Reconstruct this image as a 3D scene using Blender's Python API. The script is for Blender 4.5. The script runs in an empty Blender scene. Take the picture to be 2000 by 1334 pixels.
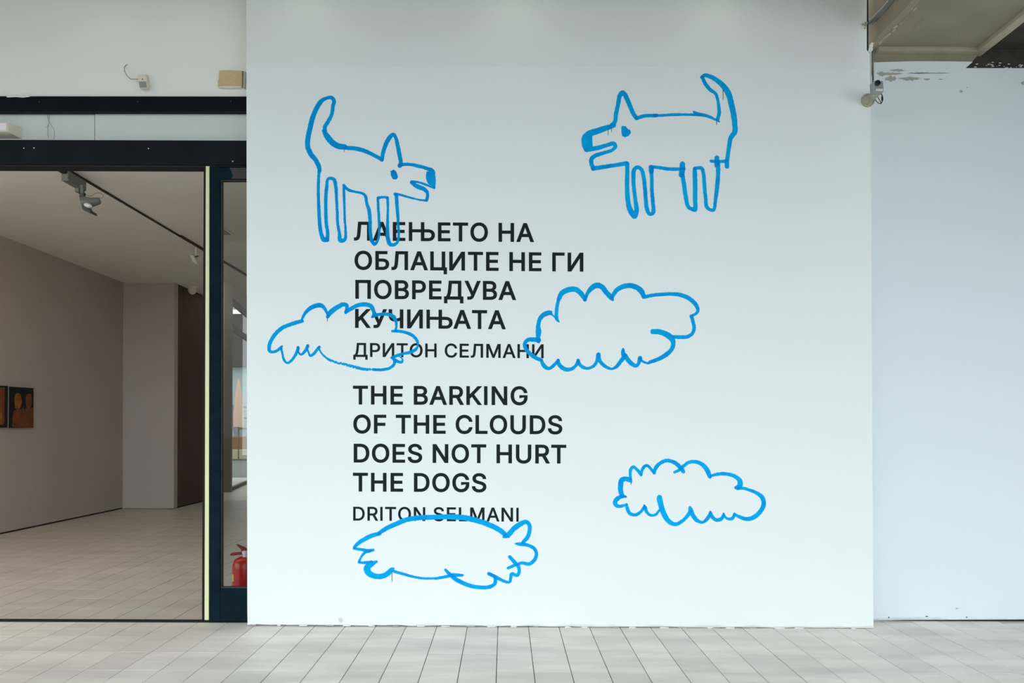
import bpy, bmesh, math, random
import numpy as np
from mathutils import Vector, Matrix, noise

# ------------------------------------------------------------------ camera, sky, exposure
S = bpy.context.scene
COL = S.collection
F, CX, CY, EYE, ROLL = 1360.0, 985.0, 837.0, 1.3, 0.0038
cam = bpy.data.cameras.new('camera')
cam.sensor_width = 36; cam.lens = F * 36 / 2000
cam.shift_x = (1000 - CX) / 2000; cam.shift_y = (CY - 667) / 2000
cam.clip_start = 0.05; cam.clip_end = 500
co = bpy.data.objects.new('camera', cam); COL.objects.link(co)
co.matrix_world = Matrix.Translation((0, 0, EYE)) @ Matrix.Rotation(math.pi/2, 4, 'X') @ Matrix.Rotation(ROLL, 4, 'Z')
S.camera = co
S.view_settings.view_transform = 'Standard'; S.view_settings.look = 'None'
S.view_settings.gamma = 1; S.view_settings.use_curve_mapping = False
S.view_settings.exposure = 0.0
w = bpy.data.worlds.new('overcast'); S.world = w; w.use_nodes = True
bg = w.node_tree.nodes['Background']; bg.inputs['Color'].default_value = (0.83, 0.925, 1.0, 1); bg.inputs['Strength'].default_value = 3.1

def area_light(name, loc, rot, size, power, col, sy=None):
    l = bpy.data.lights.new(name, 'AREA'); l.energy = power; l.color = col
    l.shape = 'RECTANGLE'; l.size = size; l.size_y = sy or size
    o = bpy.data.objects.new(name, l); COL.objects.link(o); o.location = loc; o.rotation_euler = rot
    return o
area_light('gallery_lamp', (-4.3, 5.4, 3.5), (0, math.radians(28), 0), 0.5, 22, (1.0, 0.80, 0.64), 0.5)
area_light('gallery_ceiling_fill', (-4.0, 4.95, 3.32), (math.radians(180-12), 0, 0), 7.0, 30, (0.95, 0.98, 1.0), 0.08)  # added fill light, unseen above the door head, to lift the gallery ceiling
# recessed lamps of the portico, up under the slab just above the picture
for x in (-2.65, -2.1, -1.3, 0.05, 1.38):
    area_light('portico_lamp', (x, 4.30, 4.17), (0, 0, 0), 0.08, 0.2, (0.93, 1.0, 0.85), 0.1)

YE = -1.5            # outer edge of the portico slab
Y_PANEL, Y_DOOR, Y_RIGHT = 4.557, 4.677, 4.74
C, SN = math.cos(ROLL), math.sin(ROLL)
def P(x, y, Y):
    dx, dy = x - CX, y - CY
    u, v = dx*C + dy*SN, -dx*SN + dy*C
    return Vector((u*Y/F, Y, EYE - v*Y/F))

# ------------------------------------------------------------------ materials
def srgb(r, g, b):
    f = lambda c: ((c/255+0.055)/1.055)**2.4 if c > 10 else c/255/12.92
    return (f(r), f(g), f(b), 1)
def mat(name, col, rough=0.6, metal=0.0, nscale=0, namt=0.0, bump=0.0, bscale=60, emit=None, spec=0.5, stretch=(1,1,1), rnd=0.0, col2=None, cth=(0.45, 0.6)):
    m = bpy.data.materials.new(name); m.use_nodes = True
    nt = m.node_tree; N = nt.nodes; L = nt.links; b = N['Principled BSDF']
    b.inputs['Base Color'].default_value = col; b.inputs['Roughness'].default_value = rough
    b.inputs['Metallic'].default_value = metal; b.inputs['Specular IOR Level'].default_value = spec
    geo = N.new('ShaderNodeNewGeometry'); mp = N.new('ShaderNodeMapping'); mp.inputs['Scale'].default_value = stretch
    L.new(geo.outputs['Position'], mp.inputs['Vector'])
    cur = None
    if namt or col2:
        n = N.new('ShaderNodeTexNoise'); n.inputs['Scale'].default_value = nscale; n.inputs['Detail'].default_value = 6
        L.new(mp.outputs[0], n.inputs['Vector'])
        mr = N.new('ShaderNodeMapRange'); mr.inputs['From Min'].default_value = 0.3 if not col2 else cth[0]; mr.inputs['From Max'].default_value = 0.7 if not col2 else cth[1]
        mr.inputs['To Min'].default_value = 1-namt if not col2 else 0; mr.inputs['To Max'].default_value = 1+namt if not col2 else 1
        L.new(n.outputs['Fac'], mr.inputs['Value'])
        mx = N.new('ShaderNodeMix'); mx.data_type = 'RGBA'
        if col2:
            mx.inputs['A'].default_value = col; mx.inputs['B'].default_value = col2; L.new(mr.outputs[0], mx.inputs['Factor'])
        else:
            mx.blend_type = 'MULTIPLY'; mx.inputs['Factor'].default_value = 1; mx.inputs['A'].default_value = col
            cmb = N.new('ShaderNodeCombineColor')
            for k in range(3): L.new(mr.outputs[0], cmb.inputs[k])
            L.new(cmb.outputs[0], mx.inputs['B'])
        cur = mx.outputs['Result']
    if rnd:
        oi = N.new('ShaderNodeObjectInfo'); r2 = N.new('ShaderNodeMapRange')
        r2.inputs['To Min'].default_value = 1-rnd; r2.inputs['To Max'].default_value = 1+rnd*0.5
        L.new(oi.outputs['Random'], r2.inputs['Value'])
        hsv = N.new('ShaderNodeHueSaturation')
        if cur: L.new(cur, hsv.inputs['Color'])
        else: hsv.inputs['Color'].default_value = col
        L.new(r2.outputs[0], hsv.inputs['Value']); cur = hsv.outputs[0]
    if cur: L.new(cur, b.inputs['Base Color'])
    if bump:
        n2 = N.new('ShaderNodeTexNoise'); n2.inputs['Scale'].default_value = bscale; n2.inputs['Detail'].default_value = 5
        L.new(geo.outputs['Position'], n2.inputs['Vector'])
        bp = N.new('ShaderNodeBump'); bp.inputs['Strength'].default_value = bump; bp.inputs['Distance'].default_value = 0.01
        L.new(n2.outputs['Fac'], bp.inputs['Height']); L.new(bp.outputs[0], b.inputs['Normal'])
    if emit:
        b.inputs['Emission Color'].default_value = emit[0]; b.inputs['Emission Strength'].default_value = emit[1]
    return m
def glass_mat(name, tint, ior=1.5):
    m = bpy.data.materials.new(name); m.use_nodes = True; nt = m.node_tree; nt.nodes.clear()
    o = nt.nodes.new('ShaderNodeOutputMaterial'); t = nt.nodes.new('ShaderNodeBsdfTransparent'); g = nt.nodes.new('ShaderNodeBsdfGlossy')
    f = nt.nodes.new('ShaderNodeFresnel'); f.inputs['IOR'].default_value = ior; mx = nt.nodes.new('ShaderNodeMixShader')
    ge = nt.nodes.new('ShaderNodeNewGeometry'); sb = nt.nodes.new('ShaderNodeMath'); sb.operation = 'SUBTRACT'; sb.use_clamp = True
    t.inputs['Color'].default_value = tint; g.inputs['Roughness'].default_value = 0.01
    nt.links.new(f.outputs[0], sb.inputs[0]); nt.links.new(ge.outputs['Backfacing'], sb.inputs[1]); nt.links.new(sb.outputs[0], mx.inputs[0]); nt.links.new(t.outputs[0], mx.inputs[1]); nt.links.new(g.outputs[0], mx.inputs[2]); nt.links.new(mx.outputs[0], o.inputs[0])
    return m

def wall_mat(name, col, dirt, zdirt, ripple=0.25):
    """painted plaster, trowel relief, scuffed and grey along its foot"""
    m = mat(name, col, 0.75, bump=0)
    nt = m.node_tree; N = nt.nodes; L = nt.links; b = N['Principled BSDF']; b.inputs['Specular IOR Level'].default_value = 0.3
    geo = N.new('ShaderNodeNewGeometry'); sep = N.new('ShaderNodeSeparateXYZ'); L.new(geo.outputs['Position'], sep.inputs[0])
    n = N.new('ShaderNodeTexNoise'); n.inputs['Scale'].default_value = 6; n.inputs['Detail'].default_value = 8
    mp = N.new('ShaderNodeMapping'); mp.inputs['Scale'].default_value = (1, 1, 3); L.new(geo.outputs['Position'], mp.inputs[0]); L.new(mp.outputs[0], n.inputs['Vector'])
    mu = N.new('ShaderNodeMath'); mu.operation = 'MULTIPLY_ADD'; mu.inputs[1].default_value = zdirt*1.6; mu.inputs[2].default_value = -zdirt*0.3
    L.new(n.outputs['Fac'], mu.inputs[0])
    mr = N.new('ShaderNodeMapRange'); mr.inputs['From Min'].default_value = 0; mr.inputs['To Min'].default_value = 0.75; mr.inputs['To Max'].default_value = 0
    L.new(sep.outputs['Z'], mr.inputs['Value']); L.new(mu.outputs[0], mr.inputs['From Max'])
    mx = N.new('ShaderNodeMix'); mx.data_type = 'RGBA'; mx.inputs['A'].default_value = col; mx.inputs['B'].default_value = dirt
    L.new(mr.outputs[0], mx.inputs['Factor']); L.new(mx.outputs['Result'], b.inputs['Base Color'])
    a = N.new('ShaderNodeTexNoise'); a.inputs['Scale'].default_value = 2.2; a.inputs['Detail'].default_value = 10; a.inputs['Roughness'].default_value = 0.62
    L.new(geo.outputs['Position'], a.inputs['Vector'])
    bp = N.new('ShaderNodeBump'); bp.inputs['Strength'].default_value = ripple; bp.inputs['Distance'].default_value = 0.02
    L.new(a.outputs['Fac'], bp.inputs['Height']); L.new(bp.outputs[0], b.inputs['Normal'])
    return m

M = {}
M['panel'] = wall_mat('white_wall_paint', srgb(238, 242, 240), srgb(176, 176, 166), 0.035)
M['panel_top'] = wall_mat('greyer_wall_paint', srgb(236, 239, 235), srgb(176, 176, 166), 0.0)
M['rwall'] = wall_mat('pale_wall_paint', srgb(230, 238, 241), srgb(165, 168, 165), 0.05)
M['upper'] = wall_mat('grey_white_wall_paint', srgb(238, 238, 230), srgb(200, 200, 190), 0.0, 0.2)
M['transom'] = mat('transom_board_paint', srgb(214, 219, 211), 0.7, nscale=3, namt=0.02)
M['beam'] = mat('petrol_black_enamel', srgb(13, 21, 25), 0.5, spec=0.12, nscale=5, namt=0.35, bump=0.03, bscale=30)
M['beamtop'] = mat('blue_black_enamel', srgb(8, 12, 17), 0.5, spec=0.12, nscale=5, namt=0.3)
M['frame'] = mat('petrol_blue_enamel', srgb(12, 30, 40), 0.6, spec=0.05, nscale=9, namt=0.25, bump=0.03, bscale=40)
M['primer'] = mat('bare_grey_brown_metal', srgb(66, 62, 62), 0.6, spec=0.2, nscale=20, namt=0.2)
M['strip'] = mat('pale_yellow_brush_strip', srgb(226, 228, 178), 0.7)
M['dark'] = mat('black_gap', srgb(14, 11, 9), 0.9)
M['gwall'] = mat('gallery_wall_paint', srgb(188, 177, 169), 0.8, nscale=1.2, namt=0.02)
M['gceil'] = mat('gallery_ceiling_paint', srgb(240, 235, 227), 0.85, nscale=1.5, namt=0.02)
M['brown'] = mat('brown_wall_paint', srgb(86, 64, 52), 0.85)
M['tile'] = mat('worn_stone_tile', srgb(243, 236, 226), 0.5, nscale=2.2, namt=0.13, stretch=(0.7, 2.6, 1), bump=0.05, bscale=25, rnd=0.09, spec=0.4)
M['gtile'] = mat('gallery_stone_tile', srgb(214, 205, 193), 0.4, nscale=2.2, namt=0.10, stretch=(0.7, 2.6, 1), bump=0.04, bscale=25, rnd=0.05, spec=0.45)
M['grout'] = mat('dark_grout', srgb(60, 63, 52), 0.95)
M['metal'] = mat('dark_threshold_metal', srgb(70, 72, 72), 0.45, 0.6)
M['conc'] = mat('stained_concrete', srgb(144, 139, 118), 0.9, nscale=3, namt=0.12, bump=0.2, bscale=20)
M['conc2'] = mat('brown_beam_concrete', srgb(152, 139, 119), 0.9, nscale=4, namt=0.14, bump=0.2, bscale=15)
M['conc3'] = mat('dark_raw_concrete', srgb(62, 58, 50), 0.95, nscale=9, namt=0.3, bump=0.4, bscale=40)
M['slab'] = mat('portico_slab', srgb(130, 130, 120), 0.9)
M['asphalt'] = mat('street_asphalt', srgb(105, 104, 100), 0.9)
M['batten'] = mat('beige_batten', srgb(176, 166, 144), 0.7, nscale=6, namt=0.1)
M['letter'] = mat('black_vinyl', srgb(26, 34, 37), 0.6, spec=0.1)
M['cream'] = mat('cream_plastic', srgb(226, 216, 198), 0.45)
M['lens'] = mat('grey_sensor_lens', srgb(148, 150, 142), 0.35)
M['wood'] = mat('bare_plywood', srgb(206, 178, 136), 0.8, nscale=30, namt=0.07, stretch=(1, 1, 2))
M['woodedge'] = mat('torn_wood_edge', srgb(190, 150, 100), 0.9)
M['greyplastic'] = mat('grey_lamp_metal', srgb(118, 121, 118), 0.5, 0.2)
M['darkmetal'] = mat('dark_lamp_metal', srgb(70, 72, 70), 0.5, 0.2)
M['white'] = mat('white_lamp_enamel', srgb(236, 234, 226), 0.4)
M['reflector'] = mat('bright_reflector', srgb(235, 238, 240), 0.25, 0.3)
M['black'] = mat('black_plastic', srgb(16, 16, 18), 0.4)
M['camgrey'] = mat('grey_camera_plastic', srgb(150, 156, 158), 0.45)
M['camdirty'] = mat('dirty_beige_plastic', srgb(168, 164, 142), 0.6, nscale=30, namt=0.2)
M['cable_w'] = mat('pale_cable_sheath', srgb(206, 206, 196), 0.5)
M['cable_g'] = mat('grey_cable_sheath', srgb(120, 110, 100), 0.5)
M['conduit'] = mat('grey_green_conduit', srgb(112, 116, 108), 0.5)
M['red'] = mat('extinguisher_red', srgb(200, 22, 28), 0.28)
M['darkred'] = mat('lever_red', srgb(150, 16, 22), 0.4)
M['yellow'] = mat('yellow_sticker', srgb(236, 206, 96), 0.5)
M['peel'] = mat('bare_plaster_patch', srgb(176, 174, 166), 0.95, nscale=40, namt=0.08)
M['scar'] = mat('scuffed_plaster', srgb(214, 210, 204), 0.95)
M['chip'] = mat('white_chipped_plaster', srgb(236, 236, 230), 0.9)
M['yard_white'] = mat('pale_blue_boards', srgb(160, 170, 176), 0.7)
M['yard_brown'] = mat('brown_fascia', srgb(62, 52, 44), 0.8, nscale=4, namt=0.15)
M['hedge'] = mat('orange_brown_planter', srgb(126, 88, 56), 0.9, nscale=20, namt=0.25)
M['tan'] = mat('tan_stone_bench', srgb(176, 162, 136), 0.8, nscale=6, namt=0.1, stretch=(0.2, 1, 3))
M['peach'] = mat('peach_glow', srgb(206, 168, 150), 0.8)  # colour of a soft glow, given to the cone in the yard
M['violet'] = mat('grey_violet_plank', srgb(128, 122, 140), 0.6)
M['glazframe'] = mat('taupe_frame_paint', srgb(128, 118, 108), 0.6)
M['glazdark'] = mat('brown_frame_paint', srgb(92, 78, 66), 0.6)
M['canvas'] = mat('near_black_canvas', srgb(12, 7, 4), 0.7)
M['fig'] = mat('burnt_orange_paint', srgb(116, 60, 24), 0.7, nscale=9, namt=0.4)
M['fig2'] = mat('ochre_paint', srgb(150, 90, 30), 0.7, nscale=14, namt=0.5)
M['glass'] = glass_mat('clear_glass', (0.86, 0.89, 0.86, 1), 1.22)
M['glass2'] = glass_mat('dusty_glass', (0.86, 0.86, 0.84, 1), 1.06)

def paint_mat():
    """translucent blue marker paint: thinner coats let the vinyl letters show, second coats are deeper"""
    m = bpy.data.materials.new('blue_marker_paint'); m.use_nodes = True; nt = m.node_tree; N = nt.nodes; L = nt.links
    b = N['Principled BSDF']; out = N['Material Output']; b.inputs['Roughness'].default_value = 0.6; b.inputs['Specular IOR Level'].default_value = 0.08
    at = N.new('ShaderNodeAttribute'); at.attribute_name = 'coats'
    sp = N.new('ShaderNodeSeparateColor'); L.new(at.outputs['Color'], sp.inputs[0])
    n = N.new('ShaderNodeTexNoise'); n.inputs['Scale'].default_value = 9; n.inputs['Detail'].default_value = 4
    geo = N.new('ShaderNodeNewGeometry'); L.new(geo.outputs['Position'], n.inputs['Vector'])
    ad = N.new('ShaderNodeMath'); ad.operation = 'MULTIPLY_ADD'; ad.inputs[1].default_value = 0.7; L.new(n.outputs['Fac'], ad.inputs[0]); L.new(sp.outputs[0], ad.inputs[2])
    cr = N.new('ShaderNodeValToRGB'); e = cr.color_ramp.elements
    e[0].position = 0.25; e[0].color = srgb(0, 190, 248); e[1].position = 1.0; e[1].color = srgb(0, 138, 220)
    k = cr.color_ramp.elements.new(0.6); k.color = srgb(0, 170, 242)
    L.new(ad.outputs[0], cr.inputs[0]); L.new(cr.outputs[0], b.inputs['Base Color'])
    t = N.new('ShaderNodeBsdfTransparent'); t.inputs['Color'].default_value = (0.0, 0.62, 0.96, 1)
    mx = N.new('ShaderNodeMixShader'); L.new(sp.outputs[1], mx.inputs[0])
    L.new(t.outputs[0], mx.inputs[1]); L.new(b.outputs[0], mx.inputs[2]); L.new(mx.outputs[0], out.inputs[0])
    return m
M['paint'] = paint_mat()
M['drip'] = mat('dark_blue_drip', srgb(40, 84, 110), 0.5)

# ------------------------------------------------------------------ mesh helpers
def obj(name, bm, m, parent=None, kind=None, smooth=False):
    me = bpy.data.meshes.new(name)
    if isinstance(bm, bmesh.types.BMesh):
        bmesh.ops.recalc_face_normals(bm, faces=bm.faces) if len(bm.faces) else None
        bm.to_mesh(me); bm.free()
    else: me = bm
    if smooth:
        for p in me.polygons: p.use_smooth = True
        me.set_sharp_from_angle(angle=math.radians(40))
    ms = m if isinstance(m, (list, tuple)) else [m]
    for x in ms: me.materials.append(x)
    o = bpy.data.objects.new(name, me); COL.objects.link(o)
    if parent: o.parent = parent; o.matrix_parent_inverse = Matrix.Translation(-parent_loc(parent))
    if kind: o['kind'] = kind
    return o
def parent_loc(p):
    v = Vector((0, 0, 0))
    while p: v += p.location; p = p.parent
    return v
def thing(name, loc, label, cat, group=None):
    o = bpy.data.objects.new(name, None); COL.objects.link(o); o.location = loc; o.empty_display_size = 0.05
    o['label'] = label; o['category'] = cat
    if group: o['group'] = group
    return o
def tag(o, label, cat, group=None):
    o['label'] = label; o['category'] = cat
    if group: o['group'] = group
    return o
def box(bm, x0, x1, y0, y1, z0, z1, bev=0, mi=0):
    r = bmesh.ops.create_cube(bm, size=1); vs = r['verts']
    bmesh.ops.scale(bm, vec=(x1-x0, y1-y0, z1-z0), verts=vs); bmesh.ops.translate(bm, vec=((x0+x1)/2, (y0+y1)/2, (z0+z1)/2), verts=vs)
    if bev:
        es = {e for v in vs for e in v.link_edges}
        bmesh.ops.bevel(bm, geom=list(es), offset=bev, segments=2, affect='EDGES', profile=0.5)
    return vs
def BX(x0, x1, y0, y1, z0, z1, bev=0):
    bm = bmesh.new(); box(bm, x0, x1, y0, y1, z0, z1, bev); return bm
def prism(bm, pts, off):
    """closed solid: polygon pts (Vectors) swept by off"""
    a = [bm.verts.new(p) for p in pts]; b = [bm.verts.new(Vector(p)+Vector(off)) for p in pts]
    bm.faces.new(a); bm.faces.new(b[::-1])
    for i in range(len(a)):
        j = (i+1) % len(a); bm.faces.new((a[j], a[i], b[i], b[j]))
    return a+b
def PXP(pts, Y, d, ofs=0):
    """prism whose front outline is given in photo pixels on the plane y=Y, thickness d backwards"""
    bm = bmesh.new(); prism(bm, [P(x, y, Y) for x, y in pts], (0, d, 0)); return bm
def rect(x0, y0, x1, y1): return [(x0, y0), (x1, y0), (x1, y1), (x0, y1)]
def tube(bm, pts, r, seg=8):
    pts = [Vector(p) for p in pts]; rings = []; n = len(pts)
    rr = r if isinstance(r, (list, tuple)) else [r]*n
    ref = None
    for i, p in enumerate(pts):
        t = (pts[min(i+1, n-1)]-pts[max(i-1, 0)]).normalized()
        if ref is None: ref = t.orthogonal().normalized()
        a = (ref - t*ref.dot(t)).normalized(); b = t.cross(a); ref = a
        rings.append([bm.verts.new(p + (a*math.cos(2*math.pi*k/seg)+b*math.sin(2*math.pi*k/seg))*rr[i]) for k in range(seg)])
    for i in range(n-1):
        for k in range(seg):
            l = (k+1) % seg; bm.faces.new((rings[i][k], rings[i][l], rings[i+1][l], rings[i+1][k]))
    bm.faces.new(rings[0][::-1]); bm.faces.new(rings[-1])
def smoothpts(pts, k=6):
    pts = [Vector(p) for p in pts]; q = [pts[0]*2-pts[1]] + pts + [pts[-1]*2-pts[-2]]; out = []
    for i in range(1, len(q)-2):
        for j in range(k):
            t = j/k; a, b, c, d = q[i-1], q[i], q[i+1], q[i+2]
            out.append(0.5*((2*b)+(c-a)*t+(2*a-5*b+4*c-d)*t*t+(3*b-a-3*c+d)*t**3))
    out.append(pts[-1]); return out
def lathe(bm, prof, seg=24, mtx=None):
    rings = []
    for r, z in prof:
        ring = []
        for k in range(seg):
            a = 2*math.pi*k/seg; v = Vector((r*math.cos(a), r*math.sin(a), z))
            ring.append(bm.verts.new(mtx @ v if mtx else v))
        rings.append(ring)
    for i in range(len(rings)-1):
        for k in range(seg):
            l = (k+1) % seg; bm.faces.new((rings[i][k], rings[i][l], rings[i+1][l], rings[i+1][k]))
    bm.faces.new(rings[0][::-1]); bm.faces.new(rings[-1])
def struct(name, bm, m, parent=None): return obj(name, bm, m, parent, None if parent else 'structure')

rng = random.Random(7)
# ------------------------------------------------------------------ floors
TW, TD = 0.2, 0.298
def tile_mesh(name, w, d, m):
    bm = bmesh.new(); h = 0.012; c = 0.0004
    lo = [bm.verts.new((sx*w/2, sy*d/2, -h)) for sx, sy in ((-1,-1),(1,-1),(1,1),(-1,1))]
    mi = [bm.verts.new((sx*w/2, sy*d/2, -c)) for sx, sy in ((-1,-1),(1,-1),(1,1),(-1,1))]
    up = [bm.verts.new((sx*(w/2-c), sy*(d/2-c), 0)) for sx, sy in ((-1,-1),(1,-1),(1,1),(-1,1))]
    for i in range(4):
        j = (i+1) % 4; bm.faces.new((lo[i], lo[j], mi[j], mi[i])); bm.faces.new((mi[i], mi[j], up[j], up[i]))
    bm.faces.new(up)
    me = bpy.data.meshes.new(name); bm.to_mesh(me); bm.free(); me.materials.append(m); return me
def lay(floor, me, xs, ys, zoff, keep, stuff_m, clip=None):
    """single tiles where keep() says so, the rest joined in one part"""
    bm = bmesh.new(); single = 0
    for X in xs:
        for Yc in ys:
            dz = rng.uniform(-0.0005, 0.0005)
            if clip and not clip(X, Yc): continue
            if keep(X, Yc):
                o = bpy.data.objects.new('tile', me); COL.objects.link(o); o.parent = floor
                o.location = (X, Yc, zoff+dz); o.rotation_euler = (0, 0, rng.uniform(-0.002, 0.002)); single += 1
            else:
                w, d = TW-0.0042, TD-0.0024
                a = [bm.verts.new((X+sx*w/2, Yc+sy*d/2, z)) for z in (zoff+dz, zoff-0.012) for sx, sy in ((-1,-1),(1,-1),(1,1),(-1,1))]
                bm.faces.new(a[:4])
                for i in range(4): j = (i+1) % 4; bm.faces.new((a[i], a[j], a[4+j], a[4+i]))
    o = obj('tile_field', bm, stuff_m, floor, 'stuff'); print('single tiles', single)
    return o
X0 = -0.037
fl = struct('floor', BX(-9, 9, -0.6, 4.70, -0.1, -0.003), M['grout'])
tme = tile_mesh('tile', TW-0.0042, TD-0.0024, M['tile'])
ys = [4.32-0.298/2-0.298*k+0.298*1 for k in range(-1, 16)]
ys = [y for y in ys if y < 4.60]
xs = [X0+TW/2+TW*k for k in range(-38, 38)]
def vis(X, Yc): return Yc > 3.5 and abs((X)*F/Yc + CX - 1000) < 1040
lay(fl, tme, xs, [y for y in ys], 0.0, vis, M['tile'])
# the last, cut row against the facade
cutd = 4.70-(max(ys)+TD/2)
cme = tile_mesh('cut_tile', TW-0.0042, 4.742-(max(ys)+TD/2)-0.0024, M['tile'])
for X in [x for x in xs if 2.3 < x < 8]:
    o = bpy.data.objects.new('tile', cme); COL.objects.link(o); o.parent = fl; o.location = (X, (4.742+max(ys)+TD/2)/2, 0)
sme = tile_mesh('cut_tile', TW-0.0042, 4.634-(max(ys)+TD/2)-0.001, M['tile'])
for X in [x for x in xs if -8.5 < x < -1.6]:
    if abs(X*F/4.6+CX-1000) < 1040: o = bpy.data.objects.new('tile', sme); COL.objects.link(o); o.parent = fl; o.location = (X, (4.634+max(ys)+TD/2)/2, 0)
# gallery floor
gf = struct('floor', BX(-9.2, 4.5, 4.70, 18.2, -0.1, -0.003), M['grout'])
gme = tile_mesh('tile', TW-0.0042, TD-0.0024, M['gtile'])
gys = [4.983-TD/2+TD*k for k in range(0, 45)]
gxs = [X0+TW/2+TW*k for k in range(-45, 22)]
def gvis(X, Yc): return Yc < 7.1 and -1010 < X*F/Yc < -485
lay(gf, gme, gxs, gys, 0.0, gvis, M['gtile'])
struct('trim_1', BX(-9, 2.3, 4.632, 4.70, -0.008, 0.004, 0.002), M['metal'])            # sliding door track in the floor
tr = struct('trim_2', BX(-9, 2.3, 4.652, 4.664, 0.004, 0.010), M['dark'])

struct('ground', BX(-60, 9, -80, -0.6, -0.1, 0.0), M['asphalt'])
struct('ground', BX(-25, 5, 18.2, 34, -0.1, -0.002), M['asphalt'])
struct('ground', BX(-60, -9, -0.6, 4.6, -0.1, 0.0), M['asphalt'])
# ------------------------------------------------------------------ portico shell
struct('ceiling', BX(-9, 2.36, YE, 4.70, 4.19, 4.40), M['slab'])
bm = bmesh.new()
pts = [(481, -160), (1693, -160), (1693, 98), (1699, 104), (1701, 300), (1703, 700), (1706, 1227)]
rng2 = random.Random(3)
xx = 1706
while xx > 500:
    xx -= rng2.uniform(9, 30); t = (xx-483)/1223
    if xx > 490: pts.append((xx, 1221+7*t-1.0+rng2.uniform(-0.9, 0.7)))
pts += [(483.5, 1220.5), (483, 1190), (482, 600)]
prism(bm, [P(x, y, Y_PANEL) for x, y in pts], (0, 0.12, 0))
front = struct('wall_front', bm, M['panel'])
struct('upper_board', PXP([(481, -160), (1692.5, -160), (1692.5, 98), (1692.5, 134), (481.4, 127)], Y_PANEL-0.0012, 0.0012), M['panel_top'], front)
# chipped foot of the wall
for i in range(26):
    xx = 492+i*46.5+rng2.uniform(-10, 10); t = (xx-483)/1223; wd = rng2.uniform(6, 20); h = rng2.uniform(1.2, 2.6); y0 = 1221.5+7*t
    ptsx = [(xx, y0), (xx+wd*0.3, y0-h*0.4), (xx+wd*0.6, y0-h*0.2), (xx+wd, y0), (xx+wd, y0+1.4), (xx, y0+1.4)]
    struct('plaster_chip', PXP([(a, b-0.8) for a, b in ptsx], Y_PANEL-0.006, 0.005), M['chip'] if i % 3 else M['peel'], front)
struct('plaster_scar', PXP([(661, 1208), (667, 1206), (670, 1211), (668, 1217), (662, 1215)], Y_PANEL-0.0008, 0.0008), M['scar'], front)

# left upper wall, beams, transom boards
struct('wall_left', PXP([(-900, -160), (482, -160), (482, 188.4), (-900, 187)], Y_DOOR-0.02, 0.25), M['upper'])
struct('trim_3', PXP([(-900, 187.2), (482, 188.6), (482, 217), (-900, 215.5)], Y_DOOR-0.035, 0.10), M['beamtop'])
struct('trim_4', PXP([(-900, 214.0), (482, 215.5), (482, 218), (-900, 216.5)], Y_DOOR-0.041, 0.01), M['frame'])
tw = struct('wall_transom', BX(-9, -1.7, Y_DOOR+0.05, Y_DOOR+0.07, P(0, 276, Y_DOOR).z, P(0, 212, Y_DOOR).z), M['dark'])
struct('transom_board', PXP([(-900, 211), (184.3, 212), (184.3, 276), (-900, 275)], Y_DOOR+0.018, 0.02), M['transom'], tw)
struct('transom_board', PXP([(186, 212), (486, 213), (486, 278), (186, 276)], Y_DOOR+0.012, 0.026), M['transom'], tw)
struct('trim_5', PXP([(-900, 270), (482.5, 274.6), (482.5, 322.5), (-900, 318)], Y_DOOR-0.06, 0.12), M['beam'])
struct('trim_6', PXP([(-900, 318.5), (482, 323), (482, 325), (-900, 320.5)], Y_DOOR-0.045, 0.10), M['primer'])
struct('trim_7', PXP([(-900, 321), (398, 324.5), (398, 329), (-900, 325)], Y_DOOR-0.03, 0.05), M['dark'])
# paint line drips on top of the beam
struct('plaster_chip', PXP([(12, 187.8), (55, 187.8), (58, 189.0), (44, 190.5), (30, 189.3), (14, 190.2)], Y_DOOR-0.037, 0.002), M['chip'], tw)
for x, y in ((77, 199), (269, 198.5), (451, 198)):
    bm = bmesh.new(); bmesh.ops.create_uvsphere(bm, u_segments=8, v_segments=6, radius=0.005, matrix=Matrix.Translation(P(x, y, Y_DOOR-0.037)))
    struct('screw_head', bm, M['primer'], bpy.data.objects['trim_3'])
for x, y in ((46.5, 289.5), (66.5, 289), (290, 290), (454.5, 315)):
    bm = bmesh.new(); bmesh.ops.create_uvsphere(bm, u_segments=8, v_segments=6, radius=0.004, matrix=Matrix.Translation(P(x, y, Y_DOOR-0.061)))
    struct('screw_head', bm, M['chip'], bpy.data.objects['trim_5'])

# ------------------------------------------------------------------ sliding glass door leaf
door = struct('door_1', PXP(rect(409, 326, 429.5, 1213), Y_DOOR-0.05, 0.05), M['frame'])
struct('top_rail', PXP([(429.5, 327), (482.6, 327.5), (482.6, 350), (429.5, 349.5)], Y_DOOR-0.05, 0.05), M['frame'], door)
struct('bare_patch', PXP([(448, 327.6), (482, 327.8), (482, 349.5), (452, 349.3), (455, 343), (452, 335)], Y_DOOR-0.0507, 0.001), M['primer'], door)
struct('bottom_rail', PXP([(424, 1149), (700, 1149.5), (700, 1213.5), (423, 1213)], Y_DOOR-0.046, 0.045), M['frame'], door)
struct('glazing_bead', PXP(rect(429.5, 350, 433.2, 1149), Y_DOOR-0.035, 0.03), M['primer'], door)
struct('glazing_bead', PXP(rect(433.2, 349.5, 700, 353.0), Y_DOOR-0.035, 0.03), M['primer'], door)
struct('glazing_bead', PXP(rect(425, 1146.5, 700, 1149.2), Y_DOOR-0.04, 0.03), M['primer'], door)
struct('glass_pane', PXP(rect(431, 351, 700, 1148), Y_DOOR-0.025, 0.006), M['glass'], door)
struct('brush_strip', PXP([(402, 324), (409, 324), (407.5, 1211), (399.5, 1211)], Y_DOOR-0.045, 0.03), M['strip'], door)
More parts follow.
